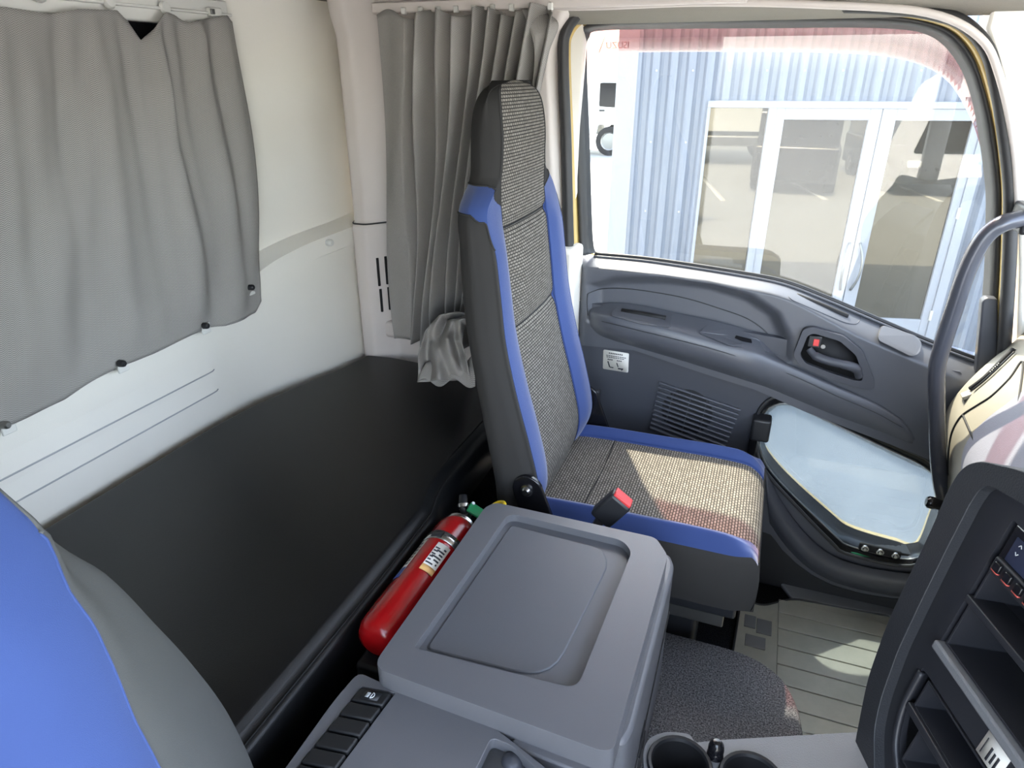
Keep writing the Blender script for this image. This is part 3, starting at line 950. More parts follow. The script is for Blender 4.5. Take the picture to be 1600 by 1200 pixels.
for r in range(len(lev) - 1):
    fs += [(r * n + i, r * n + (i + 1) % n, (r + 1) * n + (i + 1) % n, (r + 1) * n + i) for i in range(n)]
cap = bmesh.new()
cv_ = [cap.verts.new(v) for v in vs_[-n:]]
ce_ = [cap.edges.new((cv_[i], cv_[(i + 1) % n])) for i in range(n)]
bmesh.ops.triangle_fill(cap, use_beauty=True, edges=ce_)
cap.verts.index_update()
fs += [tuple(v.index + (len(lev) - 1) * n for v in f.verts) for f in cap.faces]
cap.free()
ob = mk('cushion', vs_, fs, 'vinyl_black', bedt, True); fixn(ob)
edge = [Vector((x, y, .5635)) for x, y in inset(bl, .0112) if x > -.535 and y < 1.45]
edge.sort(key=lambda p: p.y)
tube('edge_seam', edge, .0011, 'dark_recess', bedt, 6)
bb = box('bunk_box', (-1.02, -.38, 0.0), (-.56, 1.42, .458), 'carpet_floor', None, .01)
tag(bb, 'dark carpeted box supporting the black berth mattress', 'storage box')

# ================================================================== CURTAINS
def curtain(name, label, top, bot, fn_plane, nu, nv, dispf, mat, stretch=1.0):
    cur = thing(name, label, 'curtain', (0, 0, 0))
    return cur
rc = thing('window_curtain', 'grey herringbone curtain hanging flat over the rear cab window', 'curtain', (-1.12, .8, .75))
topc = [(-520, -30), (-300, 5), (-120, 14), (0, 11), (60, 20), (78, 22), (120, 14), (183, 16), (200, 34), (220, 63), (240, 38), (258, 19), (272, 24), (288, 36), (320, 30), (352, 24), (362, 34)]
botc = [(-520, 930), (-300, 812), (-120, 728), (0, 668), (45, 648), (100, 624), (150, 592), (186, 572), (235, 552), (285, 528), (322, 512), (350, 509), (380, 498), (398, 488), (405, 470)]
NU, NV = 220, 70
def arc(tab, t_):
    k = t_ * (len(tab) - 1)
    i = min(int(k), len(tab) - 2)
    return tab[i], tab[i + 1], k - i
def px_interp(tab, y, plane):  # position on the curve at lateral y (rear wall)
    pts = sorted([(p.y, p.z) for p in (PX(u, v, plane) for u, v in tab)])
    return interp(pts, y)
PLR = -1.105
ytop0, ytop1 = PX(-520, -30, PLR).y, PX(362, 30, PLR).y
ybot0, ybot1 = PX(-520, 930, PLR).y, PX(405, 470, PLR).y
def ridge(x, w_): return math.exp(-(x / w_) ** 2)
def rfold(u, v):
    d = 0.0
    # diagonal drape folds: (u at top, shift per v, width, height)
    for (u0, sh, wd, hh, f0, f1) in ((.40, .02, .020, .020, 0, 1.0), (.52, .02, .016, -.016, 0, .8), (.60, .035, .02, .020, 0, 1.2), (.665, .07, .016, -.014, 0, 1.0), (.735, .075, .018, .026, 0, 1.1), (.775, .085, .013, -.016, .0, .9), (.825, .05, .018, -.018, 0, .7), (.875, .06, .02, .024, 0, 1.1), (.925, .03, .014, -.014, .0, 1.0), (.965, .02, .02, .014, 0, .9), (.2, .02, .03, .02, 0, 1), (.3, .01, .03, -.015, 0, 1), (.1, .02, .03, .015, 0, 1), (.46, .03, .02, .012, .1, 1.2), (.72, .10, .03, .012, .4, 1.0)):
        a = smooth01(f0 - .05, f0 + .08, v) * (1 - .55 * smooth01(f1 - .5, f1, v))
        d += hh * a * ridge(u - u0 - sh * v, wd * (1 + .6 * v))
    d += .004 * math.sin(u * 60 + 3 * v) * (1 - v)
    d += .014 * math.sin(math.pi * min(1, v)) + .006 * math.sin(v * 9 + u * 17)
    d *= .62 * (1 - .75 * smooth01(.9, 1.0, v))
    d += .0035 * math.sin(u * 31 + v * 6 + 2 * math.sin(v * 4 + u * 9)) * smooth01(0, .2, v)
    return d
def rcur(i, j):
    u, v = i / (NU - 1), j / (NV - 1)
    yt = ytop0 + (ytop1 - ytop0) * u
    yb = ybot0 + (ybot1 - ybot0) * u
    zt_ = px_interp(topc, yt, PLR); zb_ = px_interp(botc, yb, PLR)
    # the right hem bows outwards a little
    y = yt + (yb - yt) * (v ** .9) + .012 * math.sin(math.pi * v) * u ** 6
    z = zt_ + (zb_ - zt_) * v
    return Vector((PLR + .004 + rfold(u, v), y, z))
W_, H_ = (ytop1 - ytop0) * 1.12, .66
cl = grid('cloth', NU, NV, rcur, 'curtain_cloth', rc, uvfn=lambda i, j: (W_ * i / (NU - 1), -H_ * j / (NV - 1)), solid=.0016)
# hem roll along the lower edge
hem = [rcur(i, NV - 1) + Vector((.003, 0, .004)) for i in range(0, NU, 2)]
for (u, v) in ((10, 664), (192, 568), (323, 509), (394, 449)):
    p = PX(u, v, PLR + .016)
    tb = obox('snap_tab', p + Vector((-.012, .008, -.010)), VX, VY, VZ, .002, .012, .012, 'white_plastic', rc, .002)
    lathe('snap_button', [(.0001, .005), (.004, .005), (.0062, .003), (.0068, 0), (.0068, -.008)], p, (1, .1, .1), 'steel_dull' if u < 50 else 'black_plastic', rc, 16)
tagc = PX(243, 484, PLR + .03)
# rail
ra = PX(-400, -40, -1.13); rb = PX(352, 22, -1.13)
rail = thing('curtain_rail', 'white plastic track above the rear window curtain', 'rail', (-1.13, .8, 1.40))
ZR = PX(300, 22, -1.13).z
box('track', (-1.15, -.3, ZR - .020), (-1.122, rb.y, ZR + .030), 'white_plastic', rail, .003)
box('track_lip', (-1.124, -.3, ZR + .001), (-1.112, rb.y, ZR + .006), 'white_plastic', rail, .0015)
for u, v in ((65, 3), (171, 4), (258, 11), (-60, -8)):
    p = PX(u, v, -1.112)
    lathe('runner', [(.0001, .008), (.009, .008), (.011, .004), (.011, 0)], (-1.116, p.y, ZR + .004), (1, 0, .2), 'white_plastic', rail, 14)
p = PX(335, 17, -1.112)
obox('end_stop', (-1.113, p.y, ZR + .006), VX, VY, VZ, .006, .016, .008, 'white_plastic', rail, .002)
obox('stop_clip', (-1.106, p.y - .012, ZR + .006), VX, VY, VZ, .002, .005, .005, 'steel_dull', rail, .001)

# side curtain, gathered into deep pleats
scn = thing('pillar_curtain', 'grey herringbone curtain gathered in pleats behind the passenger seat', 'curtain', (-.75, 1.5, .6))
CY = 1.475
tl, trr = PY(586, 12, CY), PY(872, 24, CY)
bl_, br_ = PY(612, 533, CY - .01), PY(760, 540, CY - .01)
pk = [0.0]
random.seed(3)
steps = [.17, .055, .045, .05, .06, .05, .035, .05, .04, .035, .04, .03, .035, .03, .04, .04, .05, .05, .06]
acc = 0
for s_ in steps: acc += s_; pk.append(acc)
pk = [q / acc for q in pk]
amp = [random.uniform(.6, 1.15) * (1 if k % 2 else -1) for k in range(len(pk))]
amp[0] = -.2; amp[1] = .35
NU2, NV2 = 300, 60
def pleat(u):
    for k in range(len(pk) - 1):
        if pk[k] <= u <= pk[k + 1]:
            t_ = (u - pk[k]) / (pk[k + 1] - pk[k]); t_ = t_ * t_ * (3 - 2 * t_)
            return amp[k] + (amp[k + 1] - amp[k]) * t_
    return amp[-1]
def scur(i, j):
    u, v = i / (NU2 - 1), j / (NV2 - 1)
    x = (tl.x + (trr.x - tl.x) * u) * (1 - v) + (bl_.x + (br_.x - bl_.x) * u) * v
    zt_ = 1.415 + .010 * math.sin(u * 23) - .02 * (1 - smooth01(0, .03, u)) * 0
    zb_ = bl_.z + .01 * math.sin(u * 9)
    z = zt_ + (zb_ - zt_) * v
    uu = u + .05 * v * (u - .0) * (1 - u) + .012 * math.sin(v * 5 + u * 6) * u * (1 - u) * 4
    a = .040 * (.75 + .25 * v) * (1 - .3 * smooth01(.8, 1, v))
    y = CY + a * -pleat(min(1, uu)) + .006 * math.sin(v * 7 + u * 11)
    x += .010 * math.sin(v * 6 + u * 15) * v - .012 * math.sin(math.pi * v) * 0
    if u > .9: x += .0
    return Vector((x, y, z))
grid('cloth', NU2, NV2, scur, 'curtain_cloth', scn, uvfn=lambda i, j: (1.15 * pk[-1] * i / (NU2 - 1), -.85 * j / (NV2 - 1)), solid=.0016)
# loose right-hand flap at the top
fa = catmull([PY(838, 14, 1.50), PY(872, 36, 1.49), PY(858, 80, 1.49), PY(842, 150, 1.50)], 8)
fb = catmull([PY(815, 14, 1.47), PY(832, 60, 1.44), PY(835, 100, 1.45), PY(828, 160, 1.47)], 8)
grid('loose_flap', len(fa), 8, lambda i, j: fa[i].lerp(fb[i], j / 7) + Vector((0, -.012 * math.sin(math.pi * j / 7), 0)), 'curtain_cloth', scn, uvfn=lambda i, j: (.1 * j / 7, -.22 * i / (len(fa) - 1)), solid=.0016)
# crumpled end lying on the berth
def wad(i, j):
    u, v = i / 59, j / 39
    # loops over: an arch of cloth from the hanging hem down to the mattress
    path = [PY(720, 490, 1.40), PY(686, 493, 1.36), PY(664, 520, 1.33), PY(655, 555, 1.31), PY(652, 597, 1.28)]
    path2 = [PY(760, 500, 1.36), PY(725, 505, 1.32), PY(722, 535, 1.28), PY(728, 560, 1.255), PY(735, 592, 1.25)]
    def at(pp, t_):
        k = t_ * (len(pp) - 1); a = min(int(k), len(pp) - 2); return pp[a].lerp(pp[a + 1], k - a)
    p = at(path, v).lerp(at(path2, v), u)
    d = .022 * math.sin(u * 9 + v * 4) + .014 * math.sin(u * 17 - v * 7 + 1) + .008 * math.sin(v * 19 + u * 5)
    p = p + Vector((.35, -.8, .45)).normalized() * d
    if p.z < .588: p.z = .588
    return p
grid('bunched_end', 60, 40, wad, 'curtain_cloth', scn, uvfn=lambda i, j: (.22 * i / 59, -.30 * j / 39), solid=.0018)
def wad2(i, j):
    u, v = i / 39, j / 19
    a = PY(652, 597, 1.285).lerp(PY(742, 600, 1.25), u); b = PY(684, 572, 1.33).lerp(PY(745, 560, 1.30), u)
    p = a.lerp(b, v) + Vector((0, 0, .02 * math.sin(math.pi * v) + .010 * math.sin(u * 12 + v * 3)))
    if p.z < .587: p.z = .587
    return p
grid('trailing_hem', 40, 20, wad2, 'curtain_cloth', scn, uvfn=lambda i, j: (.16 * i / 39, -.1 * j / 19), solid=.0018)
r2 = thing('side_curtain_track', 'pale plastic track above the gathered side curtain', 'rail', (-.7, 1.5, 1.41))
q0, q1 = PY(583, 6, 1.50), PY(900, 6, 1.50)
box('track', (q0.x, 1.49, 1.418), (-.10, 1.515, 1.440), 'trim_light_warm', r2, .003)
for k in range(9):
    x = tl.x + (trr.x - tl.x) * (.15 + .1 * k)
    obox('runner', (x, 1.489, 1.421), VX, VY, VZ, .005, .006, .007, 'white_plastic', r2, .002)
# ================================================================== SEATS
def seat(name, label, ycb, ycc, rows, edge, bol, iw, side_mat, near_sign, cush_w=.20, top_blue=(1.078, 1.122), z_head=1.118):
    S = thing(name, label, 'seat', (-.2, ycc, 0))
    # ---------------- backrest
    zlist = []
    z = rows[0][0]
    while z < rows[-1][0] - 1e-6:
        zlist.append(z); z += .012 if z < 1.0 else (.0018 if z < 1.135 else .006)
    zlist.append(rows[-1][0])
    tab = lambda k: [(r[0], r[k]) for r in rows]
    XF, XR, WW = tab(1), tab(2), tab(3)
    secs = []
    PER = 12
    for z in zlist:
        xf, xr, w_ = sinterp(XF, z), sinterp(XR, z), sinterp(WW, z)
        e = min(edge if not isinstance(edge, list) else interp(edge, z), w_ * .35)
        ed = e
        b = bol * (1 - smooth01(1.0, 1.1, z)) * smooth01(rows[0][0], rows[0][0] + .1, z)
        k = min(iw, w_ - .012)
        dip = -.007 * (ridge(z - 1.045, .010) + ridge(z - .858, .010)) * (1 if xf < 0 else 1)
        pf = .008 * math.sin(math.pi * min(1, max(0, (z - .87) / .17))) * (1 if .87 < z < 1.04 else 0)
        half = [(0, xr), (w_ * .6, xr), (w_ - .022, xr + .004), (w_, xr + .028), (w_, xf - max(.018, ed * .55)), (w_ - e * .5, xf + b * .35 - ed * .14), (w_ - e, xf + b), ((w_ - e + k) / 2, xf + b * 1.15), (k + .006, xf + b * .35), (k, xf + dip), (k * .55, xf + .003 + dip + pf), (0, xf + .004 + dip + pf)]
        pts = [Vector((x, -y)) for y, x in half] + [Vector((x, y)) for y, x in reversed(half[1:-1])]
        sm = catmull([Vector((p.x, p.y, 0)) for p in pts], PER, True)
        secs.append([Vector((p.x, ycb + p.y, z)) for p in sm])
    nh = 11
    ntot = len(secs[0])
    def region(i):
        seg = i // PER           # segment index around the loop
        s2 = seg if seg < nh else 2 * nh - 1 - seg
        return 'side' if s2 < 6 else ('bol' if s2 < 9 else 'ins')
    faces = {'side': [], 'nearbol': [], 'farbol': [], 'ins': [], 'head': []}
    nr = len(secs)
    for j in range(nr - 1):
        zm = (zlist[j] + zlist[j + 1]) / 2
        for i in range(ntot):
            q = (j * ntot + i, j * ntot + (i + 1) % ntot, (j + 1) * ntot + (i + 1) % ntot, (j + 1) * ntot + i)
            r = region(i)
            seg = i // PER
            s2 = seg if seg < nh else 2 * nh - 1 - seg
            near = seg < nh
            fi = (i % PER) / PER
            a_ = s2 + (fi if near else 1 - fi)          # 0 rear centre .. 6 front corner .. 9 insert edge
            z_hi = top_blue[1] - .034 * smooth01(4.0, 8.8, a_)
            z_lo = top_blue[0] + .004 - .012 * smooth01(3.2, 4.6, a_) - .045 * smooth01(4.6, 6.0, a_) ** 2
            if r == 'bol':
                key = ('nearbol' if near else 'farbol') if zm < z_hi else 'head'
            elif r == 'side':
                if z_lo < zm < z_hi and a_ >= 2: key = 'nearbol' if near else 'farbol'
                elif zm >= z_hi: key = 'head'
                else: key = 'side'
            else: key = 'ins'
            faces[key].append(q)
    allv = [p for s in secs for p in s]
    top = [(nr - 1) * ntot + i for i in range(ntot)]
    faces['head'].append(tuple(top))
    faces['side'].append(tuple(reversed(range(ntot))))
    def sub(nm, fl, mat, parent, uv=False):
        used = sorted({i for f in fl for i in f}); mp = {a: b for b, a in enumerate(used)}
        vv = [allv[i] for i in used]
        o = mk(nm, vv, [tuple(mp[i] for i in f) for f in fl], mat, parent, True, [(v.y, v.z) for v in vv] if uv else None)
        fixn(o)
        return o
    bs = sub('backrest_shell', faces['side'], side_mat, S)
    hd = sub('headrest_shell', faces['head'], side_mat, S)
    sub('backrest_bolster', faces['nearbol'], 'seat_blue', S)
    sub('backrest_bolster', faces['farbol'], 'seat_blue', S)
    bi = sub('backrest_insert', faces['ins'], 'seat_insert', S, True)
    # seams
    iseg = 9 * PER
    for idx in (iseg, ntot - iseg):
        tube('seam', [s[idx] for s in secs[2:-2]], .0011, 'seat_black', bi, 6)
    for zc in (1.045, .858):
        j = min(range(nr), key=lambda q: abs(zlist[q] - zc))
        tube('cross_seam', [secs[j][i] + Vector((.0008, 0, 0)) for i in range(iseg, ntot - iseg + 1)], .0017, 'dark_recess', bi, 6)
    zrow = lambda zz: min(range(nr), key=lambda q: abs(zlist[q] - zz))
    for sgn in (0, 1):
        lo_c, hi_c = [], []
        for q in range(0, 49):
            a_ = 2.0 + 4.0 * q / 48
            z_lo = top_blue[0] + .004 - .012 * smooth01(3.2, 4.6, a_) - .045 * smooth01(4.6, 6.0, a_) ** 2
            ii = int(round(a_ * PER)); ii = ii if sgn == 0 else (ntot - ii) % ntot
            lo_c.append(secs[zrow(z_lo)][ii])
            a2 = 2.0 + 6.9 * q / 48
            z_hi = top_blue[1] - .034 * smooth01(4.0, 8.8, a2)
            ii = int(round(a2 * PER)); ii = ii if sgn == 0 else (ntot - ii) % ntot
            hi_c.append(secs[zrow(z_hi)][ii])
        tube('seam', lo_c, .0019, side_mat, bs, 6); tube('seam', hi_c, .0019, side_mat, hd, 6)
    bseg = 6 * PER
    jt = max(j for j in range(nr) if zlist[j] < top_blue[0])
    for idx in (bseg, ntot - bseg):
        tube('seam', [secs[q][idx] for q in range(2, zrow(top_blue[0] - .05))], .0011, 'seat_blue', bs, 6)
    # ---------------- cushion
    path = [(-.405, .470), (-.39, .492), (-.36, .502), (-.26, .506), (-.15, .507), (-.05, .508), (.02, .505), (.048, .498), (.066, .484), (.076, .462), (.079, .43), (.078, .39), (.074, .372)]
    pp = catmull([Vector((x, 0, z)) for x, z in path], 4)
    crow = []
    zbt = .372
    for k, p in enumerate(pp):
        t_ = k / (len(pp) - 1)
        w_ = cush_w - .012 * smooth01(.02, .08, p.x) - .02 * (1 - smooth01(-.40, -.34, p.x))
        b = .014 * (1 - smooth01(.0, .07, p.x) * .6)
        e = .05
        iwc = min(iw + .018, w_ - e - .01)
        half = [(w_ - .006, zbt), (w_, .43), (w_, .475), (w_ - .006, .498), (w_ - .028, p.z + b), ((w_ + iwc) / 2 - .005, p.z + b * 1.1), (iwc + .006, p.z + b * .3), (iwc, p.z - .001), (iwc * .5, p.z + .002), (0, p.z + .003)]
        half = [(y, min(z, p.z + b * 1.1) if z > zbt else zbt) for y, z in half]
        pts = [Vector((0, -y, z)) for y, z in half] + [Vector((0, y, z)) for y, z in reversed(half[:-1])]
        sm = catmull(pts, 3)
        crow.append([Vector((p.x, ycc + q.y, max(q.z, zbt))) for q in sm])
    nc = len(crow[0])
    allv = [p for s in crow for p in s]
    F2 = {'skirt': [], 'nb': [], 'fb': [], 'ins': []}
    nseg = 9
    for j in range(len(crow) - 1):
        zm = (pp[j].z + pp[j + 1].z) / 2
        for i in range(nc - 1):
            q = (j * nc + i, j * nc + i + 1, (j + 1) * nc + i + 1, (j + 1) * nc + i)
            seg = i // 3
            s2 = seg if seg < nseg else 2 * nseg - 1 - seg
            if s2 < 3 or (zm < .474 and pp[j].x > 0): F2['skirt'].append(q)
            elif s2 < 7: F2['nb' if seg < nseg else 'fb'].append(q)
            else: F2['ins'].append(q)
    F2['skirt'].append(tuple(range(nc)))
    def sub2(nm, fl, mat, uv=False):
        used = sorted({i for f in fl for i in f}); mp = {a: b for b, a in enumerate(used)}
        vv = [allv[i] for i in used]
        o = mk(nm, vv, [tuple(mp[i] for i in f) for f in fl], mat, S, True, [(v.y, v.x) for v in vv] if uv else None)
        fixn(o)
        return o
    sk_ = sub2('cushion_skirt', F2['skirt'], side_mat)
    sub2('cushion_bolster', F2['nb'], 'seat_blue'); sub2('cushion_bolster', F2['fb'], 'seat_blue')
    ci = sub2('cushion_insert', F2['ins'], 'seat_insert', True)
    jj = min(range(len(crow)), key=lambda q: abs(pp[q].x + .30))
    tube('cross_seam', [crow[jj][i] + Vector((.05 * (.5 - abs(i / (nc - 1) - .5)), 0, .001)) for i in range(21, nc - 21)], .0012, 'dark_recess', ci, 6)
    jf = max(j for j in range(len(crow)) if pp[j].z > .474 and pp[j].x > 0)
    tube('front_piping', [crow[jf][i] for i in range(10, nc - 10)], .0022, 'seat_black', sk_, 6)
    # ---------------- frame and pedestal
    box('seat_pan', (-.37, ycc - .17, .33), (.05, ycc + .17, .376), 'black_plastic', S, .006)
    box('pedestal', (-.32, ycc - .15, .001), (-.02, ycc + .15, .335), 'black_plastic', S, .01)
    box('slide_rail', (-.34, ycc - .165, .30), (.03, ycc - .14, .335), 'steel_dull', S, .003)
    box('slide_rail', (-.34, ycc + .14, .30), (.03, ycc + .165, .335), 'steel_dull', S, .003)
    # recliner brackets
    for s_ in (-1, 1):
        yb_ = ycb + s_ * (cush_w + .016)
        c = Vector((-.358, yb_, .577))
        lp = [(c.x + math.cos(a) * .030, c.z + math.sin(a) * .030) for a in [math.pi * (-.15 + 1.3 * k / 12) for k in range(13)]]
        lp = [(c.x - .026, c.z - .02)] + [(c.x + math.cos(a) * .030, c.z + math.sin(a) * .030) for a in [math.pi * (1.1 - 1.05 * k / 12) for k in range(13)]] + [(c.x + .085, .44), (c.x + .02, .42)]
        br = prism('recliner_bracket', lp, FXZ, yb_ - .005, yb_ + .005, 'black_gloss', S, .002)
        lathe('pivot_bolt', [(.0001, .010), (.006, .010), (.0085, .007), (.009, .004), (.0125, .0035), (.0125, 0)], (c.x, yb_ + s_ * .005, c.z), (0, s_, 0), 'chrome', br, 14)
    return S
ROWS_P = [(.462, -.395, -.425, .165), (.475, -.375, -.432, .195), (.51, -.358, -.436, .208), (.57, -.352, -.440, .212), (.66, -.371, -.456, .212), (.76, -.398, -.474, .211), (.86, -.420, -.491, .209), (.94, -.430, -.500, .206), (1.03, -.441, -.505, .203), (1.068, -.445, -.508, .200), (1.09, -.447, -.510, .188), (1.108, -.447, -.511, .165), (1.122, -.447, -.512, .143), (1.14, -.446, -.513, .130), (1.20, -.445, -.513, .125), (1.245, -.450, -.508, .120), (1.268, -.456, -.500, .108), (1.280, -.464, -.492, .085), (1.287, -.474, -.482, .045)]
seat('passenger_seat', 'tall blue and grey passenger seat with integrated headrest beside the door', 1.25, 1.265, ROWS_P, .012, .012, .12, 'seat_black', -1)
ROWS_D = [(.462, -.395, -.47, .20), (.475, -.375, -.475, .24), (.51, -.36, -.48, .262), (.60, -.362, -.485, .305), (.68, -.380, -.492, .312), (.76, -.398, -.50, .300), (.86, -.418, -.51, .270), (.93, -.432, -.515, .245), (.97, -.444, -.520, .224), (1.02, -.468, -.532, .209), (1.07, -.478, -.535, .192), (1.10, -.483, -.542, .160), (1.125, -.488, -.546, .140), (1.20, -.495, -.556, .125), (1.245, -.50, -.556, .120), (1.268, -.506, -.55, .108), (1.280, -.514, -.542, .085), (1.287, -.524, -.532, .045)]
seat('driver_seat', 'blue and grey driver seat cut off at the lower left', .045, .045, ROWS_D, [(.45, .13), (.72, .118), (.79, .098), (.85, .080), (.92, .052), (.968, .030), (1.0, .012)], .018, .11, 'seat_grey_side', 1, .20, (1.06, 1.11), 1.105)

# seat-belt buckle beside the console
bk = thing('belt_buckle', 'black seat belt buckle with red button beside the grey console box', 'buckle', (-.19, 1.0, .5))
B0_ = PY(958, 792, 1.0)
bx_ = Vector((.72, 0, .42)).normalized() * 1.0
bdir = (PY(972, 778, 1.0) - PY(938, 808, 1.0)).normalized()
bside = Vector((0, 1, 0)); bup = bdir.cross(bside).normalized()
obox('buckle_body', B0_ - bdir * .004, bdir, bside, bup, .032, .014, .022, 'black_plastic', bk, .006, 3)
pc_ = (PY(964, 772, .993) + PY(983, 797, .993)) / 2
pd = (PY(983, 797, .993) - PY(964, 772, .993)).normalized()
obox('release_button', B0_ + bdir * .0275, bup, bside, bdir, .018, .0115, .004, 'red_button', bk, .002)
tube('stalk', [B0_ - bdir * .03, B0_ - bdir * .06 + Vector((0, .004, -.02)), Vector((B0_.x - .06, 1.03, .46))], .009, 'black_plastic', bk, 8)
# outer belt anchor
ba = thing('belt_anchor', 'black seat belt strap and anchor on the door side of the passenger seat', 'seat belt', (-.35, 1.5, .3))
a_, b_ = PY(922, 640, 1.49), PY(912, 678, 1.49)
tube('strap', catmull([PY(931, 610, 1.50), PY(929, 650, 1.495), PY(915, 680, 1.49), Vector((-.36, 1.49, .36)), Vector((-.36, 1.50, .02))], 5), .014, 'black_plastic', ba, 8, squash=.25)
tube('cable', catmull([PY(926, 645, 1.55), PY(938, 665, 1.55), PY(947, 684, 1.55), Vector((-.33, 1.56, .3))], 5), .0025, 'steel_dull', ba, 6)

# ================================================================== FIRE EXTINGUISHER
fe = thing('fire_extinguisher', 'red fire extinguisher lying between the berth and the grey console box', 'extinguisher', (-.443, .75, .5))
EO = Vector((-.443, .615, .553)); EA = Vector((0, 1, .0)); ER = .036
cyl = lathe('cylinder', [(.0001, -.004), (.018, -.003), (.030, .004), (.0355, .016), (ER, .03), (ER, .262), (.0345, .276), (.029, .288), (.020, .296), (.015, .300)], EO, EA, 'red_paint', fe, 32)
lathe('neck_ring', [(.028, .286), (.030, .288), (.030, .294), (.022, .300)], EO, EA, 'chrome', fe, 24)
lathe('valve', [(.016, .296), (.016, .312), (.011, .316), (.011, .334), (.007, .337), (.0001, .338)], EO, EA, 'chrome', fe, 16)
vp = EO + EA * .322
tube('nozzle', [vp, vp + Vector((-.012, .012, .016)), vp + Vector((-.018, .026, .03))], [.008, .009, .0075], 'black_plastic', fe, 10)
lathe('nozzle_collar', [(.0095, 0), (.0115, .002), (.0115, .008), (.0095, .010)], vp + Vector((-.010, .010, .012)), Vector((-.4, .7, .75)), 'chrome', fe, 14)
obox('lever_tag', vp + Vector((.022, .006, .014)), Vector((.85, .1, -.5)).normalized(), Vector((-.1, 1, 0)).normalized(), Vector((.5, 0, .86)).normalized(), .022, .013, .003, 'tag_green', fe, .002)
lathe('tag_rivet', [(.0001, .002), (.003, .0015), (.0035, 0)], vp + Vector((.008, .014, .026)), Vector((.5, 0, .86)), 'icon_white', fe, 10)
ycen = vp + Vector((.050, .030, .018))
tube('pull_ring', [ycen + Vector((math.cos(a) * .013 * .9, math.sin(a) * .015, math.cos(a) * .004)) for a in [math.pi * (-.35 + 1.45 * k / 14) for k in range(15)]], .0042, 'ring_yellow', fe, 8)
def wrap(name, h0, h1, a0, a1, mat, r, parent, off=.0008):
    a_ = EA.orthogonal().normalized()
    ux, uz = Vector((1, 0, 0)), Vector((0, 0, 1))
    k = 12
    vs_ = []
    for rr in (r + off, r - .001):
        for h in (h0, h1):
            for i in range(k + 1):
                an = math.radians(a0 + (a1 - a0) * i / k)
                vs_.append(EO + EA * h + ux * (math.cos(an) * rr) + uz * (math.sin(an) * rr))
    n_ = k + 1
    fs = [(i, i + 1, n_ + i + 1, n_ + i) for i in range(k)] + [(2 * n_ + i, 3 * n_ + i, 3 * n_ + i + 1, 2 * n_ + i + 1) for i in range(k)]
    fs += [(i, 2 * n_ + i, 2 * n_ + i + 1, i + 1) for i in range(k)] + [(n_ + i, n_ + i + 1, 3 * n_ + i + 1, 3 * n_ + i) for i in range(k)]
    o = mk(name, vs_, fs, mat, parent, True)
    return o
cb = wrap('clamp_band', .208, .228, 20, 200, 'chrome', ER, fe, .002)
wrap('band_clip', .210, .226, 84, 112, 'black_plastic', ER, cb, .004)
l1 = wrap('paper_label', .130, .200, 44, 82, 'label_white', ER, cyl)
wrap('label_corner', .130, .143, 44, 82, 'label_yellow', ER, l1, .0011)
for k in range(6):
    wrap('label_print', .150 + k * .0075, .1535 + k * .0075, 50, 50 + (k * 37 % 26) + 4, 'ink', ER, l1, .0012)
    wrap('label_print', .1475 + k * .0075, .1505 + k * .0075, 60 + (k * 23 % 12), 80, 'ink', ER, l1, .0012)
l2 = wrap('side_label', .105, .205, 118, 140, 'label_white', ER, cyl)
wrap('label_blue_end', .105, .130, 118, 140, 'label_blue', ER, l2, .0011)
for k in range(7): wrap('label_print', .138 + k * .009, .143 + k * .009, 124, 134, 'ink', ER, l2, .0011)
# bracket under it
box('bracket', (-.472, .60, .46), (-.415, .90, .518), 'black_plastic', fe, .006)

# ================================================================== CONSOLE BOX
cn = thing('console_box', 'dark grey storage console with shallow tray lid between the seats', 'console', (-.235, .74, .287))
# body
body = fillet([(-.385, .575), (-.072, .575), (-.066, .60), (-.064, .93), (-.075, .955), (-.385, .955)], [.02, .01, .02, .02, .01, .02])
prism('body', body, FXY, .287, .562, 'console_grey', cn, .006)
LZ = .600
lo_ = fillet([(-.398, .540), (-.09, .528), (-.078, .535), (-.074, .90), (-.100, .940), (-.386, .940), (-.398, .92)], [.022, .01, .01, .012, .012, .02, .012])
rim_i = fillet([(-.362, .588), (-.140, .600), (-.130, .890), (-.150, .913), (-.352, .918)], [.006, .02, .02, .02, .02])
lid = plate('lid', [lo_, rim_i], FXY, .556, LZ, 'console_grey', cn, .007)
# tray floor with a raised centre field
prism('tray_floor', fillet([(-.366, .583), (-.134, .595), (-.124, .895), (-.148, .919), (-.356, .924)], .02), FXY, .574, .5865, 'console_tray', lid, .002)
prism('tray_field', fillet([(-.352, .602), (-.178, .612), (-.160, .86), (-.178, .895), (-.342, .902)], [.01, .05, .03, .03, .01]), FXY, .585, .589, 'console_tray', lid, .0035)
# hand grip below the near lip
prism('lid_grip', fillet([(-.20, .522), (-.09, .517), (-.084, .535), (-.2, .545)], .006), FXY, .520, .566, 'console_grey', lid, .006)
# side seam and little socket plate
tube('side_seam', [Vector((-.0635, .60, .42)), Vector((-.0625, .75, .44)), Vector((-.0625, .92, .47))], .0011, 'dark_recess', cn, 6)
so_ = PX(1003, 1098, -.064)
sk2 = obox('socket_plate', (-.0645, .715, .405), VX, VY, VZ, .002, .016, .022, 'black_plastic', cn, .001)
obox('socket_icon', (-.062, .715, .405), VX, VY, VZ, .0008, .008, .010, 'dark_recess', sk2, .0004)

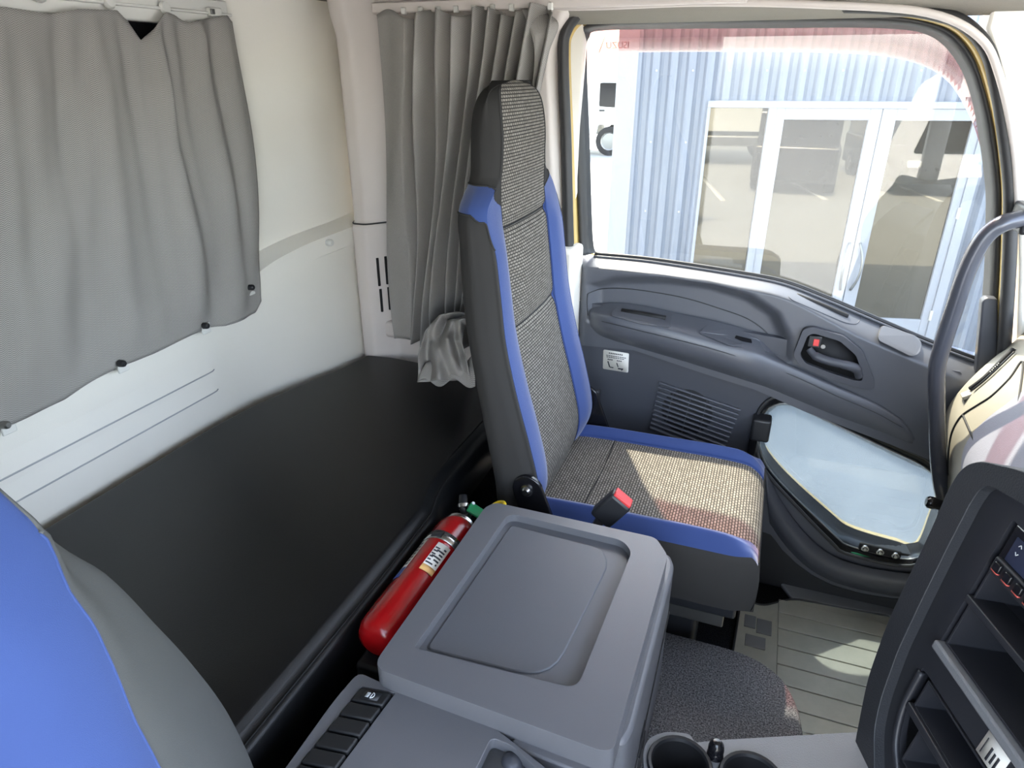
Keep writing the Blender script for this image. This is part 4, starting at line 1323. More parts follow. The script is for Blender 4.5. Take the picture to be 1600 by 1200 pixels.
# ================================================================== SWITCH CONSOLE
sw = thing('switch_console', 'dark grey driver side console with a row of black switches', 'console', (-.30, .42, .287))
ZS = .570
so = [(p.x, p.y) for p in (PZ(u, v, ZS) for u, v in [(560, 1050), (600, 1068), (690, 1090), (745, 1115), (800, 1158), (860, 1205), (900, 1250)])]
so = so + [(-.13, .30), (-.43, .30), (-.432, .50)]
so = fillet(so, [.012, .01, .02, .03, .03, .03, .02, .02, .02, .02])
sbez = [(p.x, p.y) for p in (PZ(u, v, ZS) for u, v in [(565, 1072), (618, 1082), (500, 1240), (440, 1228)])]
spoc = [(p.x, p.y) for p in (PZ(u, v, ZS) for u, v in [(768, 1152), (800, 1165), (860, 1222), (830, 1260), (720, 1250), (735, 1220)])]
sb_ = fillet(sbez, .003); spo = fillet(spoc, .008)
tp = plate('top_shell', [so, sb_, spo], FXY, ZS - .035, ZS, 'console_grey', sw, .006)
prism('body', inset(so, .006), FXY, .287, ZS - .034, 'console_grey', sw, .004)
prism('pocket_floor', spo, FXY, ZS - .034, ZS - .016, 'lower_grey', tp, 0)
lathe('pocket_plug', [(.0001, .008), (.008, .007), (.012, .003), (.013, 0)], PZ(800, 1190, ZS - .016), (0, 0, 1), 'door_grey_dark', tp, 18)
c00, c10, c01 = Vector((*sbez[0], ZS)), Vector((*sbez[1], ZS)), Vector((*sbez[3], ZS))
eu = (c10 - c00); ev = (c01 - c00)
Lu, Lv = eu.length, ev.length; eu.normalize(); ev.normalize()
prism('switch_bed', sb_, FXY, ZS - .033, ZS - .012, 'switch_black', tp, 0)
NSW = 7
# pitch from the visible rows: about 28 px per switch
pit = Lv / 6.35
for k in range(6):
    c = c00 + eu * (Lu * .5) + ev * (pit * (k + .52) + .003)
    s = obox('rocker_switch', c + Vector((0, 0, -.005)), eu, ev, eu.cross(ev).normalized(), Lu * .45, pit * .44, .009, 'switch_black', tp, .0025, 3)
    if k == 0:
        fr_ = obox('switch_icon_frame', c + Vector((0, 0, .0042)), eu, ev, VZ, Lu * .24, pit * .26, .0006, 'black_plastic', s, 0)
        ic = c + Vector((0, 0, .0052))
        for a in range(4):
            obox('lamp_icon', ic - eu * .0045 + ev * (-.003 + a * .002), eu, ev, VZ, .0024, .0004, .0003, 'icon_white', s, 0)
        tube('lamp_icon', [ic + eu * (.0005 + .0035 * math.cos(q)) + ev * (.0042 * math.sin(q)) for q in [-1.57 + .35 * z_ for z_ in range(10)]], .0006, 'icon_white', s, 5)
        obox('lamp_icon', ic + eu * .0005, ev, eu, VZ, .0042, .0005, .0003, 'icon_white', s, 0)

# ================================================================== CARPETED TUNNEL
tl_ = fillet([(-.46, .31), (.19, .31), (.19, 1.083), (-.46, 1.083)], [.02, .02, .16, .02], 16)
lev = [(-.03, .002), (-.024, .02), (-.010, .06), (-.003, .13), (0, .22), (.004, .25), (.010, .27), (.018, .285)]
vs_, fs = [], []
n = len(tl_)
for d, z in lev: vs_ += [(x, y, z) for x, y in inset(tl_, d)]
for r in range(len(lev) - 1): fs += [(r * n + i, r * n + (i + 1) % n, (r + 1) * n + (i + 1) % n, (r + 1) * n + i) for i in range(n)]
fs.append(tuple(range((len(lev) - 1) * n, len(lev) * n)))
tun = mk('engine_tunnel', vs_, fs, 'carpet_tunnel', None, True); fixn(tun)
tag(tun, 'speckled grey carpeted engine hump beside the console box', 'tunnel')

# ================================================================== FLOOR MAT
fm = thing('floor_mat', 'worn grey rubber floor mat with raised ribs in the passenger footwell', 'mat', (.35, 1.35, 0))
mo = [(p.x, p.y) for p in (PZ(u, v, .008) for u, v in [(1157, 942), (1163, 939), (1192, 948), (1237, 936), (1384, 963), (1500, 985)])] + [(.72, 1.60), (.72, .98), (.215, .98), (.10, 1.12), (.068, 1.3)]
prism('base', fillet(mo, [.01, .01, .03, .03, .02, .02, .02, .02, .02, .02, .02], 5), FXY, .001, .010, 'mat_rubber', fm, .003)
tube('rim', [Vector((x, y, .011)) for x, y in fillet(mo, [.01, .01, .03, .03, .02, .02, .02, .02, .02, .02, .02], 5)], .0028, 'rubber_seal', fm, 6, True)
gy = [PZ(u, v, .012) for u, v in ((1216, 957), (1214, 981), (1214, 1009), (1240, 1044), (1258, 1080), (1294, 1125), (1310, 1160), (1330, 1200))]
gys = [1.600] + [p.y for p in gy] + [1.03]
gys = sorted(gys, reverse=True)
xl = gy[0].x
for k in range(len(gys) - 1):
    ya, yb_ = gys[k] - .0018, gys[k + 1] + .0018
    if ya - yb_ < .01: continue
    x_l = max(xl, .235 if yb_ < 1.15 else xl)
    fx = .16 if False else 0
    box('tread_panel', (x_l, yb_, .009), (.66, ya - (.02 if k == 0 else 0), .0135), 'mat_rubber', fm, .0015)
for (u, v, a, b) in ((1172, 971, .014, .022), (1194, 980, .018, .026), (1180, 1003, .024, .020)):
    p = PZ(u, v, .011)
    obox('mat_emblem', p, VX, VY, VZ, a, b, .002, 'lower_grey', fm, .001)
# ================================================================== DASHBOARD (passenger side)
da = thing('dashboard', 'pale grey passenger dashboard with slim air outlet below the windscreen', 'dashboard', (.6, 1.3, .4))
prof_px = [(1640, 492), (1600, 525), (1572, 548), (1545, 570), (1520, 593), (1500, 615), (1486, 634), (1478, 652), (1473, 675), (1471, 705), (1470, 745), (1472, 790)]
prof = [PY(u, v, 1.572) for u, v in prof_px]
prof = [Vector((.97, 1.595, .87)), Vector((.80, 1.595, .865)), Vector((.66, 1.595, .845))] + prof + [Vector((.50, 1.595, .30)), Vector((.62, 1.595, .22)), Vector((.95, 1.595, .2))]
pr = catmull(prof, 5)
stations = [(1.598, .014), (1.592, .006), (1.585, .001), (1.575, 0.0), (1.50, 0), (1.40, 0), (1.25, 0), (1.0, 0), (.7, 0), (.4, 0), (.0, 0), (-.38, 0)]
cxy = Vector((.75, 0, .55))
def dsh(i, j):
    y, ins = stations[j]
    p = pr[i].copy(); d = (cxy - Vector((p.x, 0, p.z)))
    d = d.normalized() * ins if d.length > 1e-6 else d
    return Vector((p.x + d.x, y, p.z + d.z))
dz_ = grid('shell', len(pr), len(stations), dsh, 'dash_beige', da); fixn(dz_)
n_ = len(pr)
mk('end_cap', [dsh(i, 0) for i in range(n_)], [tuple(range(n_))], 'dash_beige', da, False)
# raised glovebox/airbag panel in textured grey, bounded by the shut line
def dface(y, k, lift=0.0):
    """point on dash profile at param k (index in pr), lifted outward"""
    i = max(0, min(len(pr) - 2, int(k))); f_ = k - i
    p = pr[i].lerp(pr[i + 1], f_)
    tng = (pr[i + 1] - pr[i]).normalized()
    nrm = Vector((tng.z, 0, -tng.x))
    if nrm.dot(p - Vector((.75, p.y, .55))) < 0: nrm = -nrm
    return Vector((p.x + nrm.x * lift, y, p.z + nrm.z * lift))
def k_at_z(z):
    ks = [i for i in range(len(pr) - 1) if pr[i].z >= z >= pr[i + 1].z and pr[i].x < .62]
    if not ks: return 30
    i = ks[0]
    return i + (pr[i].z - z) / max(1e-9, pr[i].z - pr[i + 1].z)
def dpatch(name, corners, lift, mat, parent, nu=14, nv=14, uv=None):
    """corners: (y,z) x4 -> patch following the dash surface"""
    (y0, z0), (y1, z1), (y2, z2), (y3, z3) = corners
    def fn(i, j):
        u, v = i / (nu - 1), j / (nv - 1)
        y = (y0 * (1 - u) + y1 * u) * (1 - v) + (y3 * (1 - u) + y2 * u) * v
        z = (z0 * (1 - u) + z1 * u) * (1 - v) + (z3 * (1 - u) + z2 * u) * v
        return dface(y, k_at_z(z), lift)
    return grid(name, nu, nv, fn, mat, parent, solid=.004)
def surf_px(u, v):
    y = 1.5
    best = None
    for k in range(330):
        y = .75 + k * .0025
        p = PY(u, v, y)
        # inside the profile?
        kk = k_at_z(p.z)
        q = dface(y, kk)
        if p.x >= q.x: return p
    return p
gap = [surf_px(u, v) for u, v in [(1482, 742), (1483, 710), (1487, 680), (1496, 660), (1507, 647), (1530, 632), (1552, 618), (1578, 592), (1600, 566), (1625, 540)]]
def lifted(p, l): return dface(p.y, k_at_z(p.z), l)
tube('shut_line', catmull([lifted(p, .0006) for p in gap], 5), .0022, 'dark_recess', da, 6)
gap2 = [surf_px(u, v) for u, v in [(1505, 648), (1515, 670), (1525, 693), (1536, 718)]]
tube('shut_line', catmull([lifted(p, .0006) for p in gap2], 5), .0022, 'dark_recess', da, 6)
# textured grey door of the glovebox
g3 = [surf_px(u, v) for u, v in [(1528, 690), (1600, 615), (1700, 640), (1640, 760), (1545, 760)]]
ya, za = surf_px(1522, 700).y, surf_px(1522, 700).z
gb = catmull([surf_px(u, v) for u, v in [(1606, 606), (1575, 630), (1548, 650), (1524, 673), (1508, 697), (1503, 720), (1503, 750)]], 4)
grid('glovebox_door', 12, len(gb), lambda i, j: dface(gb[j].y + (.90 - gb[j].y) * i / 11, k_at_z(gb[j].z), .004 * smooth01(0, .05, i / 11) + .0005), 'dash_grey', da)
# slim air outlet along the end of the dash
vpx = [(1502, 619), (1512, 606), (1584, 543), (1590, 549), (1522, 612), (1508, 622)]
def slot_strip(name, pts, lift, mat, parent, w_):
    cl_ = catmull([lifted(surf_px(u, v), lift) for u, v in pts], 6)
    return tube(name, cl_, w_, mat, parent, 8, squash=.9)
vt = slot_strip('air_outlet', [(1518, 608), (1540, 591), (1564, 568), (1586, 546)], 0.0, 'dark_recess', da, .0075)
slot_strip('outlet_vane', [(1524, 610), (1546, 592), (1568, 571), (1588, 552)], .004, 'black_plastic', vt, .0022)
for k in range(6):
    p = lifted(surf_px(1553 + k * 2.6, 584.5 - k * 2.5), .0075)
    obox('thumb_ridge', p, VX, VY, VZ, .0011, .0022, .0011, 'steel_dull', vt, 0)
e0 = lifted(surf_px(1512, 618), .002)
obox('outlet_end', e0, Vector((.8, 0, .6)), VY, Vector((-.6, 0, .8)), .010, .012, .004, 'dash_beige', vt, .002)
# ---- grab handle
gh = thing('grab_handle', 'bent dark metal grab handle in front of the passenger window', 'grab handle', (.36, 1.48, .5))
GYP = 1.50
gp = catmull([PY(1605, 340, GYP + .02), PY(1590, 343, GYP + .01), PY(1566, 350, GYP), PY(1543, 366, GYP), PY(1525, 392, GYP), PY(1508, 430, GYP), PY(1490, 485, GYP), PY(1474, 535, GYP), PY(1464, 575, GYP), PY(1463, 620, GYP), PY(1464, 680, GYP), PY(1467, 730, GYP), PY(1474, 775, GYP + .01), PY(1490, 820, GYP + .03)], 7)
rr_ = [.0160] * len(gp)
tube('bar', gp, rr_, 'grab_bar', gh, 14)
obox('mount', PY(1600, 340, GYP + .04), VX, VY, VZ, .012, .04, .026, 'black_plastic', gh, .006, 3)
# ---- round black buffer at the edge of the kick window
bf = thing('rubber_buffer', 'black rubber buffer knob in front of the kick window', 'buffer', PY(1456, 785, 1.45))
lathe('knob', [(.0001, .0), (.009, .001), (.013, .006), (.0135, .014), (.011, .022), (.011, .06)], PY(1446, 783, 1.45), Vector((1, 0, -.1)), 'black_gloss', bf, 20)
tube('arm', [PY(1446, 783, 1.45) + Vector((.05, 0, -.006)), PY(1446, 783, 1.45) + Vector((.13, .05, .03))], .008, 'black_plastic', bf, 8)

# ================================================================== CENTRE STACK
T0 = PY(1495, 735, .95)
SR = Vector((.325, -.946, 0)).normalized()
_nh = Vector((-.946, -.325, 0)).normalized()
th_ = math.radians(10)
SD = Vector((0, 0, -math.cos(th_))) + _nh * math.sin(th_)
SN = SD.cross(SR).normalized()
if SN.dot(CAM - T0) < 0: SN = -SN          # points to the viewer
def SF(a, b, d): return T0 + SR * a + SD * b + SN * d
stk_o = thing('centre_stack', 'black centre dashboard stack with empty slots, display and switch row', 'dashboard', SF(.25, .55, -.05))
out = [(.002, .03), (.004, .0), (.012, -.018), (.03, -.034), (.10, -.062), (.25, -.078), (.42, -.078), (.46, -.05), (.46, .52), (.20, .56), (.10, .50), (.061, .41), (.038, .354), (.020, .26), (.014, .18), (.010, .1)]
hole = [(.047, .02), (.050, -.004), (.062, -.016), (.14, -.030), (.25, -.034), (.40, -.034), (.415, -.02), (.415, .47), (.17, .49), (.128, .43), (.095, .395), (.078, .35), (.062, .27), (.055, .18), (.050, .1)]
plate('padded_surround', [fillet(out, .03, 6), fillet(hole, .02, 6)], SF, -.10, 0.0, 'stack_pad', stk_o, .010)
hin = inset(fillet(hole, .02, 6), -.004)
def rect(a0, b0, a1, b1, r=.003): return fillet([(a0, b0), (a1, b0), (a1, b1), (a0, b1)], r, 3)
UL = .105
# bezel with three openings: display unit + upper slots, lower slot
up_open = fillet([(UL - .006, .006), (.385, .006), (.385, .212), (UL - .006, .212)], .004, 3)
lo_open = fillet([(.096, .262), (.385, .262), (.385, .40), (.135, .40), (.112, .365), (.100, .335)], [.003, .003, .003, .01, .02, .01], 4)
bz = plate('bezel', [hin, up_open, lo_open], SF, -.030, -.016, 'stack_bezel', stk_o, .002)
# inner frames
def tray(name, a0, b0, a1, b1, depth, parent):
    t_ = .003
    o = plate(name, [rect(a0, b0, a1, b1, .002), rect(a0 + t_, b0 + t_, a1 - t_, b1 - t_, .002)], SF, -depth, -.018, 'stack_bezel', parent, .001)
    prism('back', rect(a0, b0, a1, b1, .001), SF, -depth - .002, -depth, 'dark_recess', o, 0)
    return o
tray('upper_slot', UL, .078, .380, .128, .15, stk_o)
tray('middle_slot', UL, .132, .380, .206, .15, stk_o)
tray('lower_slot', .112, .268, .380, .318, .15, stk_o)
tray('bottom_slot', .140, .326, .380, .392, .13, stk_o)
prism('slot_divider', rect(UL - .004, .124, .382, .134, .002), SF, -.06, -.012, 'stack_bezel', stk_o, .002)
prism('lower_lip', rect(UL - .008, .208, .40, .222, .004), SF, -.03, -.008, 'lower_grey', stk_o, .003)
prism('lower_divider', rect(.108, .316, .382, .328, .002), SF, -.06, -.012, 'stack_bezel', stk_o, .002)
# curved end of the bottom shelf
tube('shelf_curve', catmull([SF(.098, .268, -.016), SF(.101, .32, -.015), SF(.108, .352, -.015), SF(.122, .385, -.016), SF(.145, .41, -.018)], 6), .005, 'stack_bezel', stk_o, 8)
# display unit
du = obox('display_unit', SF(.245, .042, -.045), SR, SD, SN, .140, .036, .028, 'black_gloss', stk_o, .003)
prism('screen', rect(.118, .018, .37, .052, .001), SF, -.018, -.0155, 'screen_blue', du, 0)
def icon_line(a0, b0, a1, b1, wd, parent):
    p, q = SF(a0, b0, -.0150), SF(a1, b1, -.0150)
    d = (q - p); L = d.length / 2; d.normalize()
    obox('screen_icon', (p + q) / 2, d, SN, d.cross(SN).normalized(), L, .0003, wd, 'icon_white', parent, 0)
icon_line(.127, .026, .1295, .0225, .0005, du); icon_line(.1295, .0225, .132, .026, .0005, du)
icon_line(.127, .034, .1295, .0375, .0005, du); icon_line(.1295, .0375, .132, .034, .0005, du)
for k in range(3):
    icon_line(.163 + k * .0, .0285 + k * .004, .171, .0285 + k * .004, .0012, du)
icon_line(.167, .026, .167, .042, .0011, du); icon_line(.176, .028, .176, .041, .0009, du); icon_line(.180, .030, .186, .038, .0009, du); icon_line(.165, .047, .172, .047, .0007, du)
# switch row under the screen
sr_ = prism('switch_strip', rect(UL + .004, .054, .378, .076, .003), SF, -.03, -.012, 'stack_bezel', stk_o, .003)
for k in range(12):
    a = .122 + k * .0198
    kb = obox('push_switch', SF(a, .0635, -.0105), SR, SD, SN, .0058, .0062, .003, 'black_gloss', stk_o, .0015)
    obox('indicator', SF(a - .0003, .0700, -.0105), SR, SD, SN, .0056, .0011, .0022, 'red_line', kb, 0)
# white sticker
stw = prism('white_sticker', [(.222, .226), (.262, .226), (.262, .262), (.222, .262)], SF, -.0162, -.0150, 'label_white', stk_o, 0)
for r in range(3):
    obox('sticker_print', SF(.2385 + .0065 * r, .248, -.0147), SD, SR, SN, (.010, .008, .009)[r], .0016, .0002, 'ink', stw, 0)
obox('sticker_print', SF(.2275, .246, -.0147), SD, SR, SN, .012, .0005, .0002, 'ink', stw, 0)
# body behind the stack
prism('housing', fillet([(.02, -.02), (.10, -.052), (.44, -.06), (.44, .5), (.14, .5), (.07, .40), (.03, .27)], .02, 4), SF, -.40, -.155, 'black_plastic', stk_o, .01)
prism('top_cowl', fillet([(.02, -.015), (.10, -.050), (.44, -.066), (.44, -.03), (.10, -.02)], .006, 4), SF, -.55, -.09, 'stack_pad', stk_o, .01)

# ================================================================== LOWER CONSOLE WITH CUP HOLDERS
ch = thing('cup_holder_tray', 'grey plastic floor console with two round cup holders below the centre stack', 'console', (.1, .75, .36))
ZC = .372
lc_px = [(1004, 1172), (1014, 1152), (1040, 1142), (1078, 1146), (1086, 1160), (1120, 1156), (1345, 1143), (1420, 1140), (1440, 1330), (1150, 1330), (1010, 1260)]
lc = [(p.x, p.y) for p in (PZ(u, v, ZC) for u, v in lc_px)]
lcf = fillet(lc, [.02, .02, .03, .008, .006, .006, .02, .02, .02, .02, .02], 5)
def circ(c, r, n_=32): return [(c.x + r * math.cos(2 * math.pi * k / n_), c.y + r * math.sin(2 * math.pi * k / n_)) for k in range(n_)]
c1 = PZ(1062, 1196, ZC); c2 = PZ(1175, 1222, ZC)
R1 = .042
plate('top_plate', [lcf, circ(c1, R1), circ(c2, R1)], FXY, ZC - .012, ZC, 'lower_grey', ch, .004)
prism('skirt', inset(lcf, .004), FXY, .345, ZC - .0119, 'black_plastic', ch, 0) if False else None
for c in (c1, c2):
    w_ = lathe('cup_well', [(R1, 0), (R1 - .002, -.02), (R1 - .006, -.06), (.0001, -.061)], (c.x, c.y, ZC - .002), (0, 0, 1), 'dark_recess', ch, 32)
    lathe('cup_rim', [(R1 - .002, .000), (R1 + .000, .005), (R1 + .004, .006), (R1 + .006, .002), (R1 + .006, -.004)], (c.x, c.y, ZC), (0, 0, 1), 'black_plastic', ch, 32)
kp = PZ(1117, 1180, ZC)
lathe('rubber_stop', [(.0001, .030), (.006, .029), (.0105, .023), (.0118, .016), (.0118, .012), (.0105, .0115), (.0115, .010), (.0125, 0)], kp, (0, 0, 1), 'black_gloss', ch, 20)
# ================================================================== OUTDOORS
gd = box('ground', (-60, -90, ZG - .2), (90, 90, ZG), 'ground_concrete', None, 0)
struct(gd, 'pale concrete yard outside the truck', 'ground')
BD = Vector((.975, .223, 0)).normalized(); BN = Vector((BD.y, -BD.x, 0))   # BN faces the truck
_d0 = ray(1300, 160)
BP = CAM + _d0 * (6.9 / _d0.y)
BP.z = 0
def bs(u, v):
    h = hitp(u, v, BP, BN); return (h - BP).dot(BD), h.z
def BF(s, z, d): return BP + BD * s + Vector((0, 0, z)) + BN * d      # d towards the truck
bld = thing('workshop_building', 'grey corrugated steel building with white framed glass doors outside', 'building', (BP.x, BP.y, ZG))
s_corner = bs(985, 200)[0]
s_l = bs(1090, 300)[0]; s_r = bs(1540, 180)[0] + .06
z_top = bs(1300, 158)[1]
# corrugated wall: separate sheets left of, above and right of the door opening
def sheet(s0, s1, z0, z1):
    per, amp_ = .155, .022
    n_ = int((s1 - s0) / per * 8) + 2
    def fn(i, j):
        s = s0 + (s1 - s0) * i / (n_ - 1)
        ph = (s / per) % 1
        w_ = .5 + .5 * math.tanh(4.5 * math.sin(2 * math.pi * ph)) / math.tanh(4.5)
        return BF(s, (z0, z1)[j], -.01 + amp_ * (w_ * 2 - 1))
    o = grid('wall_sheet', n_, 2, fn, 'corrugated_steel', bld, smooth=False)
    fixn(o)
    return o
HB = 3.4
sheet(s_corner, s_l, ZG, z_top); sheet(s_corner, 9.0, z_top, HB); sheet(s_r, 9.0, ZG, z_top)
# fixing screws
for zrow, s0, s1 in ((bs(1300, 110)[1], s_corner + .1, 2.0), (bs(1050, 222)[1], s_corner + .1, s_l), (bs(1040, 330)[1], s_corner + .1, s_l)):
    s = math.ceil(s0 / .31) * .31 + .04
    while s < s1:
        lathe('screw', [(.0001, .006), (.007, .005), (.009, 0)], BF(s, zrow, .012), BN, 'hinge_grey', bld, 8)
        s += .31
# corner flashing
obox('corner_flashing', BF(s_corner - .06, (ZG + HB) / 2, -.03), BD, BN, VZ, .09, .05, (HB - ZG) / 2, 'frame_white', bld, .004)
obox('roof_edge', BF(4.0, HB + .05, -.02), BD, BN, VZ, 5.6, .08, .08, 'frame_white', bld, .004)
obox('side_wall', BF(s_corner - .02, (ZG + HB) / 2, -3.0), BD, BN, VZ, .03, 3.0, (HB - ZG) / 2, 'corrugated_steel', bld, 0)
obox('inner_wall', BF(4, (ZG + HB) / 2, -.6), BD, BN, VZ, 5.6, .02, (HB - ZG) / 2, 'dark_recess', bld, 0)
# door set
ds = thing('glass_door_set', 'white framed double glass doors with side window in the steel building', 'door', BF(.2, ZG, 0))
def fbar(name, s0, z0, s1, z1, parent, d0=-.03, d1=.045, mat='frame_white'):
    return obox(name, BF((s0 + s1) / 2, (z0 + z1) / 2, (d0 + d1) / 2), BD, BN, VZ, (s1 - s0) / 2, (d1 - d0) / 2, (z1 - z0) / 2, mat, parent, .004)
sA = s_l; sB = bs(1106, 200)[0]; sC = bs(1196, 200)[0]; sD = bs(1208, 200)[0]; sE = bs(1372, 200)[0]; sF = bs(1530, 200)[0]
z_h = bs(1150, 168)[1]
zf = ZG + .02
fbar('head_rail', sA, z_h, s_r, z_top, ds)
fbar('jamb', sA, zf, sB, z_h, ds); fbar('mullion', sC, zf, sD, z_h, ds); fbar('jamb', sF, zf, s_r, z_h, ds)
fbar('threshold', sA, ZG, s_r, zf + .03, ds)
pn = fbar('side_pane', sB, zf, sC, z_h, ds, -.01, .004, 'building_glass')
sG = bs(1222, 200)[0]; sH = bs(1353, 200)[0]; sI = bs(1395, 200)[0]; sJ = bs(1516, 200)[0]
z_p = bs(1290, 187)[1]; z_b = ZG + .35
for (a, b, c, d, hd) in ((sD, sG, sH, sE - .003, -1), (sE + .003, sI, sJ, sF, 1)):
    lf = fbar('stile', a, zf + .03, b, z_h, ds, -.012, .03)
    lf.name = 'leaf'
    fbar('stile', c, zf + .03, d, z_h, lf, -.012, .03)
    fbar('top_rail', b, z_p, c, z_h, lf, -.012, .03); fbar('bottom_rail', b, zf + .03, c, z_b, lf, -.012, .03)
    fbar('pane', b, z_b, c, z_p, lf, -.004, .006, 'building_glass')
    hs = sE + hd * .045
    z0h, z1h = bs(1334, 378)[1], bs(1334, 452)[1]
    tube('pull_handle', [BF(hs + hd * .05 * math.sin(math.pi * k / 12) * 0 + hd * .035 * (1 - abs(k / 6 - 1) ** 2), z0h + (z1h - z0h) * k / 12, .035 + .06 * math.sin(math.pi * k / 12)) for k in range(13)], .011, 'steel_dull', lf, 10)
    sh_ = a if hd < 0 else d
    for zz in (bs(1200, 262)[1], bs(1196, 325)[1], ZG + .4):
        fbar('hinge', sh_ - .012, zz - .05, sh_ + .012, zz + .05, lf, .03, .05, 'hinge_grey')

# parked vehicles mirrored in the door glass
def reflp(u, v, z=ZG):
    h = hitp(u, v, BP, BN); q = ray(u, v); q = q - 2 * q.dot(BN) * BN
    return h + q * ((z - h.z) / q.z)
def vehicle(name, label, c, ang, L, W, prof_, cabin, wins, color, whr, wx, cat='car', lamps=True):
    ax = Vector((math.cos(ang), math.sin(ang), 0)); ay = Vector((-ax.y, ax.x, 0))
    c = Vector((c[0], c[1], ZG))
    V = thing(name, label, cat, c)
    f = lambda a, b, d: c + ax * a + VZ * b + ay * d
    prism('body', fillet(prof_, .08, 3), f, -W / 2, W / 2, color, V, .06, 3)
    if cabin: prism('cabin', fillet(cabin, .06, 3), f, -W / 2 + .06, W / 2 - .06, color, V, .05, 3)
    for wn in wins:
        prism('window', fillet(wn, .04, 3), f, -W / 2 + .05, W / 2 - .05, 'dark_glass', V, .005)
    for x in wx:
        for s_ in (-1, 1):
            wl_ = lathe('wheel', [(whr, 0), (whr, .20), (whr - .03, .22), (whr * .62, .22)], f(x, whr, s_ * (W / 2 - .20)), ay * s_, 'tyre', V, 24)
            lathe('rim', [(whr * .62, .215), (whr * .55, .19), (.05, .20), (.0001, .20)], f(x, whr, s_ * (W / 2 - .20)), ay * s_, 'steel_dull', wl_, 16)
    if lamps:
        for s_ in (-1, 1):
            obox('headlamp', f(L / 2 - .06, prof_[0][1] + .42, s_ * (W / 2 - .28)), ax, ay, VZ, .08, .14, .07, 'lamp_white', V, .03)
            obox('tail_lamp', f(-L / 2 + .05, prof_[0][1] + .5, s_ * (W / 2 - .14)), ax, ay, VZ, .05, .07, .12, 'black_gloss', V, .02)
    return V
def van(name, label, c, ang, col):
    L, W = 4.6, 1.78
    body = [(-2.3, .28), (2.28, .28), (2.3, .62), (2.2, .92), (1.5, 1.02), (-2.3, 1.05)]
    cab = [(-2.28, 1.0), (1.5, 1.0), (.75, 1.72), (.5, 1.80), (-2.15, 1.82), (-2.25, 1.7)]
    wins = [[(-2.05, 1.12), (-1.1, 1.1), (-1.1, 1.65), (-2.0, 1.65)], [(-1.0, 1.1), (-.05, 1.08), (-.05, 1.66), (-1.0, 1.66)], [(.05, 1.08), (1.2, 1.06), (.68, 1.62), (.05, 1.66)]]
    return vehicle(name, label, c, ang, L, W, body, cab, wins, col, .32, (-1.45, 1.4))
p_ = reflp(1290, 300)
van('parked_van', 'dark minivan mirrored in the left glass door leaf', (p_.x, p_.y - 1.6), math.radians(-62), 'body_dark')
p_ = reflp(1465, 300)
van('parked_van', 'black boxy minivan mirrored in the right glass door leaf', (p_.x, p_.y - 1.4), math.radians(105), 'body_dark')
def lorry(name, label, c, ang):
    body = [(-3.6, .55), (1.2, .55), (1.2, .85), (-3.6, .85)]
    V = vehicle(name, label, c, ang, 6.6, 2.2, body, None, [], 'steel_dull', .45, (-2.2, 2.0), 'truck', False)
    ax = Vector((math.cos(ang), math.sin(ang), 0)); ay = Vector((-ax.y, ax.x, 0)); c = Vector((c[0], c[1], ZG))
    f = lambda a, b, d: c + ax * a + VZ * b + ay * d
    prism('cargo_box', fillet([(-3.8, .95), (1.0, .95), (1.0, 3.1), (-3.8, 3.1)], .04, 2), f, -1.1, 1.1, 'body_white', V, .02)
    cabp = prism('cab', fillet([(1.2, .62), (1.55, .62), (1.6, .95), (2.4, .95), (2.45, .62), (2.95, .55), (2.98, 1.35), (2.7, 2.35), (2.5, 2.5), (1.2, 2.5)], .06, 3), f, -1.05, 1.05, 'body_white', V, .04)
    prism('cab_window', fillet([(1.6, 1.5), (2.6, 1.45), (2.42, 2.2), (1.6, 2.2)], .05, 3), f, -1.06, 1.06, 'dark_glass', cabp, .004)
    prism('windscreen', fillet([(2.84, 1.45), (2.98, 1.40), (2.72, 2.33), (2.62, 2.30)], .01, 2), f, -.92, .92, 'dark_glass', cabp, .004)
    for s_ in (-1, 1): obox('door_handle', f(1.7, 1.38, s_ * 1.06), ax, ay, VZ, .09, .02, .025, 'black_plastic', cabp, .01)
    return V
p_ = reflp(1130, 258)
lorry('parked_lorry', 'white box lorry mirrored in the side window of the steel building', (p_.x - .6, p_.y - 1.1), math.radians(195))
far = hitp(938, 250, Vector((0, 24, 0)), Vector((0, 1, 0)))
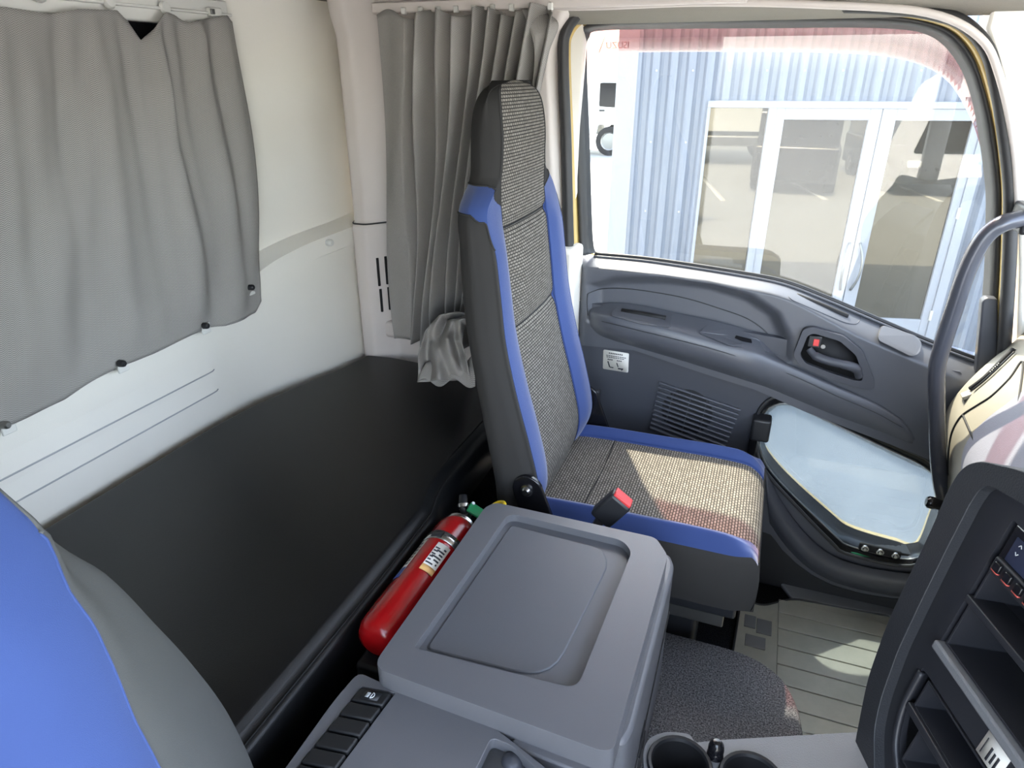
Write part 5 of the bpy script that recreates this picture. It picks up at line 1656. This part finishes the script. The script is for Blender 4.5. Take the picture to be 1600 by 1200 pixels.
lorry('parked_lorry', 'white box lorry far off beyond the corner of the steel building', (far.x - 1.6, 24), math.radians(5))
# bay lines
for (u0, v0, u1, v1, lab) in ((1097, 276, 1130, 314, 'white painted bay line mirrored in the side window'), (1225, 278, 1290, 312, 'white painted bay line mirrored in the left door leaf'), (1408, 292, 1470, 315, 'white painted bay line mirrored in the right door leaf')):
    a, b = reflp(u0, v0), reflp(u1, v1)
    d = (b - a); d.z = 0; L = d.length / 2; d.normalize()
    tag(obox('bay_line', ((a.x + b.x) / 2, (a.y + b.y) / 2, ZG + .004), d, VZ.cross(d), VZ, max(L, .6), .06, .003, 'line_paint', None, 0), lab, 'line')
# outside mirror of the truck
om = thing('door_mirror', 'black outside mirror of the truck, seen only as a reflection', 'mirror', (.95, 1.95, 1.0))
lathe('housing', [(.0001, 0), (.10, .01), (.13, .05), (.12, .10), (.07, .14), (.0001, .15)], (.90, 1.98, 1.08), (1, 0, 0), 'black_plastic', om, 20)
tube('arm', [(.95, 1.98, 1.0), (.95, 1.95, .80), (.90, 1.70, .75)], .015, 'black_plastic', om, 8)
# truck bodywork around the interior, dark chassis below
tb = thing('truck_body', 'cream painted truck cab bodywork around the interior', 'truck body', (0, .65, ZG))
box('rear_quarter', (-1.3, 1.705, -.35), (-.50, 1.73, 1.5), 'cream_paint', tb, .01)
box('front_corner', (.53, 1.705, -.35), (1.05, 1.73, .80), 'cream_paint', tb, .01)
box('step_panel', (-.5, 1.705, -.35), (.53, 1.73, .14), 'cream_paint', tb, .01)
box('chassis', (-1.3, -.4, -.75), (1.0, 1.65, -.08), 'dark_recess', tb, .02)
box('roof_skin', (-1.3, -.47, 1.495), (.75, 1.73, 1.53), 'cream_paint', tb, .01)
box('rear_skin', (-1.32, -.47, -.35), (-1.27, 1.73, 1.53), 'cream_paint', tb, .01)
for yy in (-.15, 1.35):
    wl_ = lathe('wheel', [(.46, 0), (.46, .22), (.42, .25), (.27, .25)], (.1, yy, ZG + .46), (0, 1, 0), 'tyre', tb, 28)
